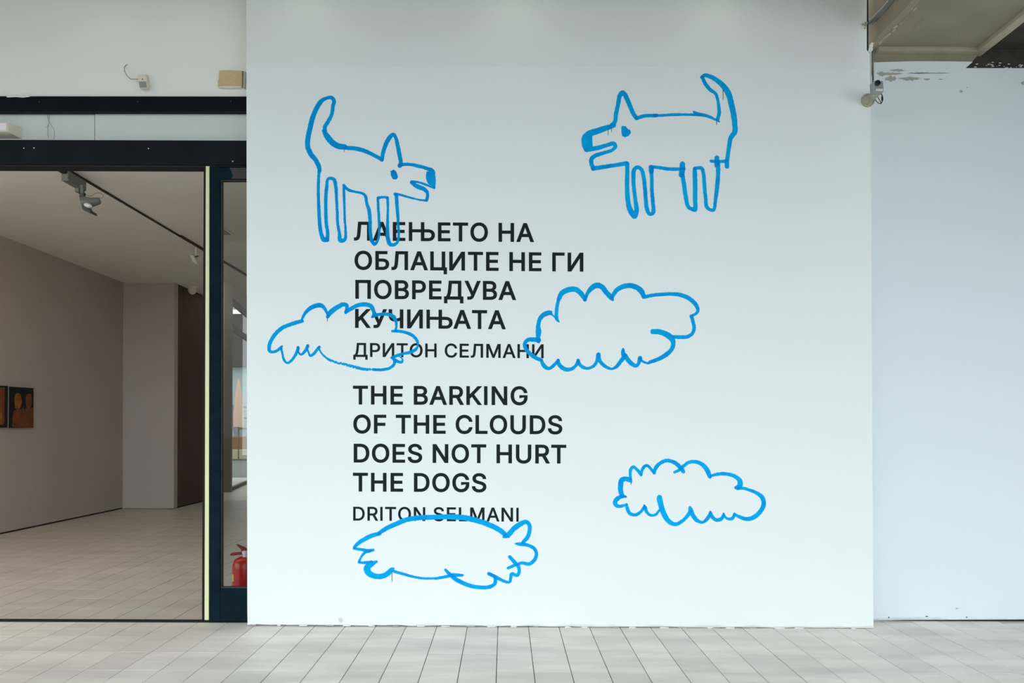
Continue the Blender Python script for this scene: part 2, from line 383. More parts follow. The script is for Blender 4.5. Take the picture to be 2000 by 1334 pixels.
struct('edge_channel', PXP([(397.8, 326), (402.2, 326), (399.8, 1211), (394.5, 1211)], Y_DOOR-0.03, 0.05), M['dark'], door)
struct('stile_end', PXP([(700, 326), (720, 326), (720, 1213), (700, 1213)], Y_DOOR-0.05, 0.05), M['frame'], door)

# ------------------------------------------------------------------ right bay
yr = Y_RIGHT
rw = struct('wall_right', PXP([(1690, 133), (1885, 133), (2700, 133), (2700, 1207), (1768, 1211), (1690, 1213)], yr, 0.05), M['rwall'])
struct('upper_band', PXP([(1700, 134), (1700, 122), (1780, 119.5), (1850, 119.7), (1900, 120.5), (1885, 134)], yr+0.001, 0.05), M['rwall'], rw)
struct('raw_band', PXP([(1700, 124), (1700, 96), (1920, 96), (1905, 113), (1896, 124)], yr+0.012, 0.05), M['conc'], rw)
struct('dark_band', PXP([(1880, 140), (1922, 90), (2700, 90), (2700, 140)], yr+0.03, 0.05), M['conc3'], rw)
rs = random.Random(11)
bm = bmesh.new()
for i in range(70):
    x = 1905+rs.random()*240; y = 121+rs.random()*12; a = rs.uniform(0.8, 4); h = rs.uniform(0.5, 1.6)
    prism(bm, [P(x+a*math.cos(t)*rs.uniform(.6, 1), y+h*math.sin(t)*rs.uniform(.6, 1), yr+0.029) for t in [k*math.pi/3 for k in range(6)]], (0, 0.001, 0))
o = obj('paint_spatter', bm, M['chip'], rw, 'stuff')
def blob(cx, cy, rx, ry, n=14, seed=0, j=0.4):
    r = random.Random(seed); n = n if rx < 6 else 34; return [(cx+rx*math.cos(2*math.pi*k/n)*(1+r.uniform(-j, j)), cy+ry*math.sin(2*math.pi*k/n)*(1+r.uniform(-j, j))) for k in range(n)]
for i, (cx, cy, rx, ry) in enumerate(((1738, 144, 22, 2.2), (1722, 144.5, 8, 4), (1753, 137.5, 12, 2.2), (1740, 154, 11, 4.5), (1779, 153.5, 19, 3.6), (1797, 142.8, 20, 1.5), (1835, 142.7, 18, 1.0), (1810, 155, 6, 1.8), (1837, 155, 5, 1), (1877.5, 178.5, 3.5, 2.6), (1889, 171, 1.2, 1.2), (1998, 162, 3, 4), (1869, 1188.5, 3.5, 1), (1736, 1206, 1.3, 1.3), (1888, 1205.5, 1.2, 1.2), (1810, 1204, 2.5, 0.8))):
    struct('peeled_patch', PXP(blob(cx, cy, rx, ry, 16, i), yr-0.0006-i*0.00015, 0.0006), M['peel'] if i < 13 else M['dark'], rw)
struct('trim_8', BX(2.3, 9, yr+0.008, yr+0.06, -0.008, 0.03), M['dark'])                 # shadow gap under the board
# floor under the right bay up to the wall
struct('floor', BX(2.3, 9, 4.70, 4.85, -0.1, -0.003), M['grout'])
# soffit, beam side, battens
XB = P(1706, 95, yr).x; zs = P(1760, 96.5, yr).z
XT = P(1918, 97, yr).x
struct('ceiling', BX(XB+0.004, XT, YE, yr+0.06, zs, zs+0.12), M['conc'])
struct('wall_beam', BX(XB-0.05, XB+0.004, YE, yr-0.14, zs+0.002, 4.5), M['conc2'])
struct('wall_beam', BX(XB-0.035, XB+0.004, yr-0.14, yr+0.05, zs-0.0, 4.5), M['conc2'])
# crumbling arris between soffit and beam side
bm = bmesh.new(); rs = random.Random(5)
for i in range(90):
    yy = 1.5+rs.random()*3.2; r = rs.uniform(0.003, 0.012)
    bmesh.ops.create_icosphere(bm, subdivisions=1, radius=r, matrix=Matrix.Translation((XB+rs.uniform(-0.008, 0.015), yy, zs+0.002))@Matrix.Scale(2.2, 4, (0, 1, 0)))
obj('crumbled_arris', bm, M['batten'], bpy.data.objects['ceiling.001'], 'stuff')
struct('trim_9', BX(XB+0.02, XT+0.01, yr-0.035, yr+0.03, zs-0.028, zs), M['batten'])
struct('trim_10', BX(XT-0.055, XT+0.01, YE, yr-0.035, zs-0.028, zs), M['batten'])
struct('trim_11', BX(XT+0.01, XT+0.03, YE, yr+0.03, zs-0.012, zs+0.12), M['conc2'])
struct('ceiling', BX(XT+0.03, 9, YE, yr+0.1, zs+0.02, zs+0.2), M['conc3'])
for i, (x, y) in enumerate(((1793, 44), (1958, 43), (1880, 62))):
    k = (zs-EYE)*F/(CY-y); v = P(x, y, k)
    bm = bmesh.new(); prism(bm, [Vector((v.x+a*0.001, v.y+b*0.001, zs-0.001)) for a, b in blob(0, 0, 9, 45, 12, i+40)], (0, 0, 0.001))
    struct('rust_stain', bm, M['conc2'], bpy.data.objects['ceiling.001'])
# concealing facade beyond the pictured bays
struct('wall_side', BX(9, 9.2, YE, 5, 0, 5), M['slab'])

# ------------------------------------------------------------------ gallery shell
XL = -6.07; ZC = 3.6
struct('wall_gallery_left', BX(XL-0.15, XL, 4.75, 11.1, 0.02, ZC), M['gwall'])
struct('gap_shade_left', BX(XL-0.1, XL-0.012, 4.75, 11.1, 0, 0.02), M['dark'])  # set-back strip coloured black for the shade in the gap under the wall
XP = -5.255
struct('wall_pillar', BX(XL-0.1, XP, 11.08, 11.2, 0.008, ZC), M['gwall'])
struct('wall_gallery_back', BX(XP-0.15, XP, 11.2, 12.5, 0.02, ZC), M['brown'])
struct('gap_shade_back', BX(XP-0.1, XP-0.01, 11.2, 12.5, 0, 0.02), M['dark'])  # same black strip, shade of the gap under the brown wall
struct('wall_gallery_return', BX(-9, XP-0.15, 12.4, 12.5, 0, ZC), M['gwall'])
# ceiling with the opening over the far hall
bm = bmesh.new()
poly = [(-9, 4.77), (2.3, 4.77), (2.3, 17), (-4.45, 17), (-4.45, 10.97), (-4.60, 10.97), (-5.24, 12.5), (-9, 12.5)]
prism(bm, [Vector((a, b, ZC)) for a, b in poly], (0, 0, 0.12))
struct('ceiling_gallery', bm, M['gceil'])
struct('wall_gallery_right', BX(2.2, 2.35, 4.76, 17, 0, 4.4), M['gwall'])
struct('wall_hall_right', BX(-3.4, 2.3, 16.9, 17.1, 0, 4.4), M['gwall'])
struct('wall_return_left', BX(-9.2, XL-0.1, 4.70, 4.76, 0, 4.4), M['gwall'])
struct('ceiling_hall', BX(-8.6, -2.5, 10.97, 18.2, 4.38, 4.5), M['gceil'])
struct('wall_facade', BX(P(482, 0, Y_DOOR).x+0.75, 2.3, 4.69, 4.76, 0, 4.6), M['gwall'])
struct('wall_head', BX(-9, 2.3, 4.70, 4.76, 3.13, 4.6), M['gwall'])

# glazed screen at the end of the hall
def V(X, Y, Z): return Vector((X, Y, Z))
A = Vector((-5.56, 14.0, 0)); B = Vector((-6.9, 21.0, 0)); D = (B-A).normalized(); NN = Vector((-D.y, D.x, 0))
B = A + D*((18.0-14.0)/D.y)
def barbm(s0, s1, z0, z1, th=0.06):
    bm = bmesh.new(); p0 = A+D*s0; p1 = A+D*s1
    prism(bm, [p0+NN*th/2+V(0,0,z0), p1+NN*th/2+V(0,0,z0), p1+NN*th/2+V(0,0,z1), p0+NN*th/2+V(0,0,z1)], -NN*th); return bm
scr = struct('window_1', barbm(-0.02, 0.10, 0, 4.38, 0.14), M['glazframe'])
LS = (B-A).length
struct('bottom_rail', barbm(0.10, LS, 0.0, 0.07), M['glazdark'], scr)
struct('middle_rail', barbm(0.10, LS, 3.30, 3.42), M['glazdark'], scr)
struct('top_rail', barbm(0.10, LS, 3.84, 3.97), M['glazdark'], scr)
struct('head_board', barbm(0.10, LS, 3.97, 4.38), M['glazframe'], scr)
struct('mullion', barbm(LS-0.1, LS, 0, 4.38), M['glazframe'], scr)
struct('glass_pane', barbm(0.10, LS-0.1, 0.07, 3.30, 0.01), M['glass2'], scr)
struct('glass_pane', barbm(0.10, LS-0.1, 3.42, 3.84, 0.01), M['glass2'], scr)
# panel closing the space left of the post
struct('wall_hall_left', BX(-8.6, -5.64, 14.0, 14.1, 0, 4.38), M['gwall'])
struct('wall_hall_back', BX(-5.9, -3.3, 18.1, 18.2, 0, 4.38), M['gwall'])
# yard beyond
YB = 30.0
yb = struct('wall_yard', BX(-18, -8, YB, YB+0.2, 0.9, 3.90), M['yard_white'])
struct('fascia', BX(-18, -8, YB-0.3, YB+0.2, 3.90, 6.15), M['yard_brown'], yb)
for y in (795, 816.5, 837):
    z = P(450, y, YB).z; struct('board_joint', BX(-18, -8, YB-0.02, YB, z-0.025, z+0.025), M['glazdark'], yb)
pl = tag(obj('planter', BX(-18, -8, YB-1.2, YB-0.3, 0.0, 0.92, 0.03), M['hedge']), 'long orange-brown planter under the pale boards beyond the glass', 'planter')
bn = tag(obj('stone_bench', BX(-18, -8, YB-1.75, YB-1.25, 0.0, 0.40, 0.02), M['tan']), 'low tan stone bench in front of the orange-brown planter', 'bench')
struct('trim_12', BX(-18, -8, YB-2.6, YB-2.4, 0, 0.06), M['glazdark'])
bm = bmesh.new(); cbase = P(466, 833, YB-2.2); top = P(466, 738, YB-2.2)
hh = top.z-1.3
lathe(bm, [(0.03, 0), (0.19, 0.02), (0.20, hh*0.25), (0.15, hh*0.6), (0.07, hh*0.86), (0.01, hh)], 14, Matrix.Translation((cbase.x, YB-2.2, 1.3)))
par = thing('glow_cone', (cbase.x, YB-2.2, 0), 'soft glow shaped as a peach parasol standing before the pale blue boards', 'cone')  # made-up cone on a stand, its shape and colour imitate a reflected glow
obj('cone_body', bm, M['peach'], par, smooth=True)
bm = bmesh.new(); lathe(bm, [(0.03, 0), (0.03, 1.4)], 8, Matrix.Translation((cbase.x, YB-2.2, 0))); obj('cone_stand', bm, M['glazdark'], par)
bm = bmesh.new(); prism(bm, [P(444, 790, YB-0.5), P(455, 790, YB-0.5), P(470, 852.5, YB-0.5), P(458, 852.5, YB-0.5)], (0, 0.05, 0))
tag(obj('leaning_plank', bm, M['violet']), 'grey-violet plank leaning against the pale boards behind the peach parasol', 'plank')

# ------------------------------------------------------------------ lettering
GL = {}
for s in "A480|16 0 201 509 276 509 463 0 395 0 287 302 264 372 232 478 245 478 213 371 191 302 85 0|110 142 110 199 370 199 370 142;B456|60 0 60 509 241 509 274 507 304 501 329 491 350 477 367 461 381 442 390 421 396 398 398 374 397 353 393 336 387 320 378 307 368 295 356 286 343 278 329 272 315 267 315 262 331 260 347 254 363 245 378 234 391 220 402 203 411 184 416 161 418 136 416 111 410 88 400 67 386 48 368 31 344 18 317 8 284 2 247 0|125 57 245 57 281 60 309 67 330 80 344 96 353 115 355 137 354 153 350 169 342 184 333 197 320 209 306 218 289 225 269 229 248 231 125 231|125 285 238 285 256 287 273 290 288 296 302 304 314 314 323 326 330 340 335 355 336 372 333 393 326 412 313 429 294 442 270 449 240 452 125 452;C510|267 -7 225 -3 186 7 150 25 119 49 92 79 70 115 53 157 44 203 40 254 44 305 53 352 70 393 92 429 119 459 150 484 186 501 225 512 267 516 293 514 317 511 340 504 362 496 383 485 402 471 419 456 435 438 448 418 459 397 467 373 473 348 408 348 404 365 397 380 389 395 380 407 369 418 357 428 344 437 330 444 315 449 300 453 284 455 267 456 237 453 209 445 184 432 161 414 141 391 125 364 113 332 106 295 103 254 106 213 113 177 125 145 141 117 161 94 184 76 210 63 237 56 267 53 284 54 300 56 315 60 330 65 344 72 357 81 369 90 380 102 389 114 397 128 404 144 408 160 473 160 467 135 459 112 448 91 435 71 420 53 402 38 383 24 363 13 341 5 317 -2 293 -6;D502|219 0 96 0 96 57 215 57 254 60 288 68 318 81 343 99 363 122 379 149 390 181 397 216 399 255 397 294 390 329 379 361 364 388 344 410 320 428 291 441 258 449 221 452 93 452 93 509 225 509 273 505 315 495 353 478 385 455 412 426 433 391 449 351 458 306 462 255 458 205 449 159 433 119 411 83 384 54 351 31 312 14 268 3|125 509 125 0 60 0 60 509;E419|60 0 60 509 372 509 372 452 125 452 125 286 355 286 355 229 125 229 125 57 375 57 375 0;F410|60 0 60 509 369 509 369 452 125 452 125 278 346 278 346 221 125 221 125 0;G520|269 -7 225 -3 185 7 149 25 118 49 91 79 69 116 53 157 43 203 40 254 43 305 53 352 69 393 91 429 117 459 149 484 184 501 223 512 265 516 291 514 316 510 340 504 363 494 384 483 403 469 421 453 436 436 449 416 460 395 468 373 474 349 408 349 402 365 395 379 387 393 378 406 368 417 356 427 344 436 330 443 315 448 300 453 283 455 265 456 236 453 209 445 183 432 160 414 141 392 125 364 113 332 106 295 103 254 106 213 113 177 125 145 141 117 161 95 184 76 210 63 238 56 269 53 296 55 322 61 345 71 365 85 382 102 396 123 407 147 413 173 415 202 434 199 283 199 283 256 478 256 478 200 475 160 466 124 451 91 431 62 406 38 377 19 344 5 308 -4;H517|60 0 60 509 125 509 125 289 392 289 392 509 457 509 457 0 392 0 392 232 125 232 125 0;I183|60 0 60 509 122 509 122 0;K467|104 145 104 216 139 261 174 303 212 344 364 509 448 509 231 276 228 276|60 0 60 509 125 509 125 334 124 225 125 193 125 0|372 0 188 259 228 309 449 0;L393|60 0 60 509 125 509 125 57 361 57 361 0;M628|60 0 60 509 152 509 277 187 287 159 299 123 311 84 322 49 307 49 318 83 330 121 342 158 352 187 476 509 568 509 568 0 504 0 504 291 504 327 505 369 506 413 507 457 513 457 498 409 482 363 467 322 456 291 342 0 286 0 170 291 159 321 145 361 129 408 112 457 119 457 120 416 121 372 122 328 122 291 122 0;N523|60 0 60 509 136 509 343 183 363 151 388 107 414 55 405 54 401 108 399 157 399 195 399 509 463 509 463 0 387 0 202 290 177 331 148 381 108 452 119 454 122 384 124 328 125 291 125 0;O533|267 -7 225 -3 186 7 150 25 119 49 92 79 70 115 53 157 44 203 40 254 44 305 53 352 70 393 92 429 119 459 150 484 186 501 225 512 267 516 309 512 348 501 384 484 415 459 442 429 464 393 480 352 490 305 493 254 490 203 480 157 464 115 442 79 415 49 384 25 348 7 309 -3|267 53 296 55 324 63 349 76 372 94 392 116 408 144 420 176 428 213 430 254 428 295 420 332 408 365 392 392 372 415 349 433 324 446 296 453 267 456 237 453 210 445 184 433 161 415 142 392 125 364 113 332 106 295 103 254 106 213 113 176 125 144 142 117 161 94 184 76 210 63 237 55;R449|60 0 60 509 236 509 273 506 305 500 333 489 356 473 376 455 390 433 401 408 407 381 409 352 407 323 401 296 390 271 376 250 356 232 333 217 305 206 273 200 236 198 96 198 96 255 234 255 258 256 280 260 298 267 313 276 325 287 334 300 340 316 344 333 345 352 344 371 340 389 334 405 325 419 313 430 298 440 279 446 258 451 233 452 125 452 125 0|353 0 230 229 303 229 428 0;S447|224 -9 188 -7 156 -1 128 9 102 23 81 40 64 60 51 83 42 109 38 137 104 137 108 118 114 102 123 88 136 76 150 66 166 59 185 53 204 50 224 49 246 50 267 54 286 60 303 69 317 79 329 92 338 106 344 122 346 139 344 154 340 168 332 179 322 189 310 197 296 205 245 222 184 239 145 253 112 269 86 289 67 313 56 341 52 372 54 400 62 425 75 448 92 468 113 484 138 498 165 508 195 514 227 516 259 514 289 508 316 498 340 484 360 468 377 449 390 427 398 403 401 378 337 378 332 402 320 421 302 437 280 449 254 456 225 459 204 457 185 454 167 448 152 440 139 430 129 418 121 405 117 391 115 376 117 359 122 345 131 334 142 324 155 315 169 308 212 293 264 279 312 264 328 256 344 248 359 238 372 226 384 213 395 198 402 180 407 161 408 139 406 112 399 87 386 64 370 43 349 25 323 11 294 0 261 -7;T449|32 452 32 509 417 509 417 452 257 452 257 0 193 0 193 452;U517|259 -8 220 -6 186 2 154 15 126 33 103 55 85 80 71 108 63 140 60 173 60 509 124 509 124 178 126 155 132 133 141 113 153 95 169 80 187 68 208 59 232 53 259 52 285 53 309 59 331 68 349 80 364 95 377 113 385 133 391 155 393 178 393 509 457 509 457 173 454 140 446 108 433 80 414 55 391 33 363 15 332 2 297 -6;Њ784|60 0 60 509 122 509 122 306 423 306 423 251 122 251 122 0|440 308 579 308 612 306 643 299 670 289 693 275 713 258 729 237 741 213 748 186 750 157 748 126 741 98 729 73 713 52 694 34 670 19 643 8 612 2 579 0 393 0 393 509 457 509 457 56 578 56 609 59 636 68 657 83 673 104 683 128 686 157 685 176 680 192 673 207 663 220 650 231 636 240 619 246 600 250 578 251 440 251;Б449|60 0 60 509 364 509 364 452 125 452 125 295 242 295 275 293 305 288 332 278 355 264 374 248 390 228 402 205 408 179 411 151 408 121 402 95 390 71 375 50 355 32 332 18 305 8 275 2 242 0|125 56 240 56 272 59 298 67 320 81 335 100 344 123 347 151 344 177 335 199 320 216 298 229 272 236 240 239 125 239;Г401|370 509 370 452 125 452 125 0 60 0 60 509;Д569|32 -109 32 57 73 57 81 65 89 75 97 86 104 99 111 114 117 132 123 151 128 174 133 199 145 294 162 509 480 509 480 57 537 57 537 -109 475 -109 475 0 94 0 94 -109|147 57 416 57 416 452 221 452 208 294 196 194 190 164 184 136 176 111 168 90 158 71;И523|463 0 398 0 398 291 399 328 402 384 404 454 416 452 376 381 346 331 321 290 137 0 60 0 60 509 125 509 125 195 124 157 123 108 118 54 110 55 136 107 161 151 180 183 388 509 463 509;Л520|32 0 32 57 45 57 60 58 73 61 84 66 93 75 100 87 107 103 112 123 116 149 119 181 146 509 460 509 460 0 395 0 395 452 205 452 182 175 179 147 175 121 170 97 164 76 157 58 147 42 137 29 124 19 109 10 92 5 73 1 51 0;П517|457 509 457 0 392 0 392 452 125 452 125 0 60 0 60 509;Р445|60 0 60 509 235 509 272 506 305 499 332 487 356 471 375 452 390 430 400 404 407 377 409 348 407 318 400 291 390 265 375 243 356 223 332 207 305 195 272 188 235 186 109 186 109 242 233 242 257 244 279 248 297 256 312 266 324 279 333 294 339 310 343 328 344 348 343 367 339 385 333 402 324 416 312 428 297 439 279 446 257 451 232 452 125 452 125 0;У437|87 0 87 57 122 57 138 58 151 61 163 65 172 72 180 81 185 92 195 116 16 509 87 509 154 357 185 282 209 215 232 149 214 149 248 245 290 357 351 509 420 509 244 84 237 68 229 54 220 40 210 29 198 19 184 11 166 5 145 1 121 0;Ц502|442 0 60 0 60 509 125 509 125 57 378 57 378 509 442 509|430 -109 430 0 405 0 405 56 492 56 491 -109;Ч487|223 190 189 192 159 197 132 207 108 220 89 238 73 260 62 286 55 317 53 352 53 509 117 509 117 353 121 319 131 292 149 272 173 258 200 250 231 247 259 249 285 253 311 261 335 272 359 285 382 299 382 236 359 223 335 212 310 203 283 196 254 191|362 0 362 509 427 509 427 0".split(';'):
    ps = s.split('|'); GL[s[0]] = (int(ps[0][1:]), [[(int(a), int(b)) for a, b in zip(q.split()[::2], q.split()[1::2])] for q in ps[1:]])
for c, l in zip("АЕТОНВКСМ", "AETOHBKCM"): GL[c] = GL[l]
def area2(p): return sum(p[i-1][0]*p[i][1]-p[i][0]*p[i-1][1] for i in range(len(p)))/2
def offs(p, o):
    n = len(p); out = []
    for i in range(n):
        a, b, c = Vector(p[i-1]), Vector(p[i]), Vector(p[(i+1) % n])
        d1, d2 = (b-a).normalized(), (c-b).normalized()
        n1, n2 = Vector((-d1.y, d1.x)), Vector((-d2.y, d2.x))       # outward for clockwise outlines
        m = n1+n2; l = m.length_squared
        m = n1 if l < 0.3 else m*(2/l)
        out.append((b.x+m.x*o, b.y+m.y*o))
    return out
CACHE = {}
def glyph(ch, o):
    """union of the heavied outlines (non-zero winding) traced on a fine grid: (front verts, faces, xmin, xmax)"""
    key = (ch, o)
    if key in CACHE: return CACHE[key]
    cs = [np.array(offs(p, o), float) for p in GL[ch][1]]
    al = np.vstack(cs); G = 5.0; x0, y0 = al.min(0)-2.5*G-1.3; W, H = (np.ceil((al.max(0)-al.min(0))/G)+6).astype(int)
    jj, ii = np.meshgrid(np.arange(W), np.arange(H)); X, Y = x0+jj*G, y0+ii*G
    wn = np.zeros((H, W)); dist = np.full((H, W), 1e9)
    for p in cs:
        for i in range(len(p)):
            a, b = p[i-1], p[i]; ab = b-a; l2 = ab@ab
            if l2 < 1e-9: continue
            t = np.clip(((X-a[0])*ab[0]+(Y-a[1])*ab[1])/l2, 0, 1); dist = np.minimum(dist, np.hypot(X-a[0]-t*ab[0], Y-a[1]-t*ab[1]))
            left = ab[0]*(Y-a[1])-ab[1]*(X-a[0])
            wn += ((a[1] <= Y) & (b[1] > Y) & (left > 0))*1.0 - ((a[1] > Y) & (b[1] <= Y) & (left < 0))*1.0
    f = np.where(np.abs(wn) > 0.5, dist, -dist); pos = f > 0
    verts = []; vd = {}; faces = []; side = []
    def gv(i, j):
        if (i, j) not in vd: vd[(i, j)] = len(verts); verts.append((x0+j*G, y0+i*G))
        return vd[(i, j)]
    def ev(c, d):
        k = (c, d) if c < d else (d, c)
        if k not in vd:
            (i, j), (m, n) = k; u, v = f[i, j], f[m, n]; t = u/(u-v); vd[k] = len(verts); verts.append((x0+(j+(n-j)*t)*G, y0+(i+(m-i)*t)*G))
        return vd[k]
    for i in range(H-1):
        run = None
        for j in range(W):
            full = j < W-1 and pos[i, j] and pos[i, j+1] and pos[i+1, j] and pos[i+1, j+1]
            if full:
                if run is None: run = j
                continue
            if run is not None: faces.append((gv(i, run), gv(i, j), gv(i+1, j), gv(i+1, run))); run = None
            if j == W-1: continue
            c = [(i, j), (i, j+1), (i+1, j+1), (i+1, j)]; ps = [bool(pos[q]) for q in c]
            if not any(ps): continue
            fc = []; cut = []
            for k in range(4):
                if ps[k]: fc.append(gv(*c[k]))
                if ps[k] != ps[(k+1) % 4]: v = ev(c[k], c[(k+1) % 4]); fc.append(v); cut.append((v, ps[k]))
            faces.append(tuple(fc))
            if len(cut) == 2:
                (v1, p1), (v2, p2) = cut; side.append((v1, v2) if p1 else (v2, v1))
    CACHE[key] = (verts, faces, side, al[:, 0].min(), al[:, 0].max()); return CACHE[key]
def line(text, xl, xr, bl, br, cap, o, parent):
    s = cap/(509+2*o); pen = 0; pos = []
    for ch in text:
        if ch == ' ': pen += 188+o; continue
        pos.append((ch, pen)); pen += GL[ch][0]+2*o*0.85
    g0 = glyph(pos[0][0], o); g1 = glyph(pos[-1][0], o)
    WX = 1.035; want = (xr-xl)/s
    k = (want-(g1[4]-g0[3])*WX)/(pos[-1][1]-pos[0][1])      # tracking that makes the line as long as on the wall
    print(text, 'tracking', round(k, 3))
    for ch, pn in pos:
        vs, fs, sd = glyph(ch, o)[:3]; x0 = xl + (pn*k - g0[3]*WX)*s; co_ = []
        for d in (0.0010, 0.0):
            for vx, vy in vs:
                x = x0+vx*WX*s; t = (x-xl)/(xr-xl); q = P(x, bl+(br-bl)*t-(vy+o)*s, Y_PANEL); co_.append((q.x, Y_PANEL-d, q.z))
        n = len(vs); me = bpy.data.meshes.new('letter'); me.from_pydata(co_, [], list(fs)+[(v2, v1, v1+n, v2+n) for v1, v2 in sd])
        used = sorted({v for p in me.polygons for v in p.vertices})
        if len(used) < len(co_):
            bmx = bmesh.new(); bmx.from_mesh(me); bmesh.ops.delete(bmx, geom=[v for v in bmx.verts if not v.link_faces], context='VERTS'); bmx.to_mesh(me); bmx.free()
        obj('letter', me, M['letter'], parent)
def block(lines, o, label):
    l0 = lines[0]; t = thing('wall_lettering', P(l0[1], l0[3], Y_PANEL), label, 'lettering')
    for l in lines: line(*l, o, t)
block([("ЛАЕЊЕТО НА", 691.2, 1043.2, 469.9, 472.9, 37), ("ОБЛАЦИТЕ НЕ ГИ", 692.4, 1139.4, 526.9, 530.6, 37), ("ПОВРЕДУВА", 694, 1008.3, 583.6, 586.2, 37), ("КУЧИЊАТА", 693.5, 988, 640.4, 643.2, 37)], 17, 'four lines of large black Cyrillic capitals on the white wall')
block([("ДРИТОН СЕЛМАНИ", 690, 1061.8, 697.0, 699.8, 27.3)], 13, 'single line of smaller black Cyrillic capitals under the four large Cyrillic lines')
block([("THE BARKING", 689.3, 1030.4, 790, 791.5, 36.8), ("OF THE CLOUDS", 690, 1098.3, 846.6, 848.2, 36.8), ("DOES NOT HURT", 690.9, 1106, 903.4, 905.5, 36.8), ("THE DOGS", 689.3, 950, 960.0, 961.4, 36.8)], 17, 'four lines of large black English capitals reading the barking of the clouds')
block([("DRITON SELMANI", 689.8, 1013, 1016.8, 1018.9, 27.2)], 13, 'single line of smaller black Latin capitals crossed by the lowest blue drawing')

# ------------------------------------------------------------------ blue marker drawings
def catmull(pts, step=0.6):
    pts = np.array(pts, float)
    if len(pts) == 1: return pts
    q = np.vstack([pts[0]*2-pts[1], pts, pts[-1]*2-pts[-2]]); out = []
    for i in range(1, len(q)-2):
        a, b, c, d = q[i-1], q[i], q[i+1], q[i+2]
        la, lb, lc = [max(1e-6, np.hypot(*(v[:2]-u[:2])))**0.5 for u, v in ((a, b), (b, c), (c, d))]
        m1 = (c-b)/1 - (lb/(la+lb))*(c-a)*1 + (b-a)*(lb/la)*1 if False else None
        n = max(2, int(np.hypot(*(c-b)[:2])/step))
        t0, t1 = 0, la; t2 = t1+lb; t3 = t2+lc
        for t in np.linspace(t1, t2, n, endpoint=False):
            A1 = (t1-t)/(t1-t0)*a+(t-t0)/(t1-t0)*b; A2 = (t2-t)/(t2-t1)*b+(t-t1)/(t2-t1)*c; A3 = (t3-t)/(t3-t2)*c+(t-t2)/(t3-t2)*d
            B1 = (t2-t)/(t2-t0)*A1+(t-t0)/(t2-t0)*A2; B2 = (t3-t)/(t3-t1)*A2+(t-t1)/(t3-t1)*A3
            out.append((t2-t)/(t2-t1)*B1+(t-t1)/(t2-t1)*B2)
    out.append(pts[-1]); return np.array(out)
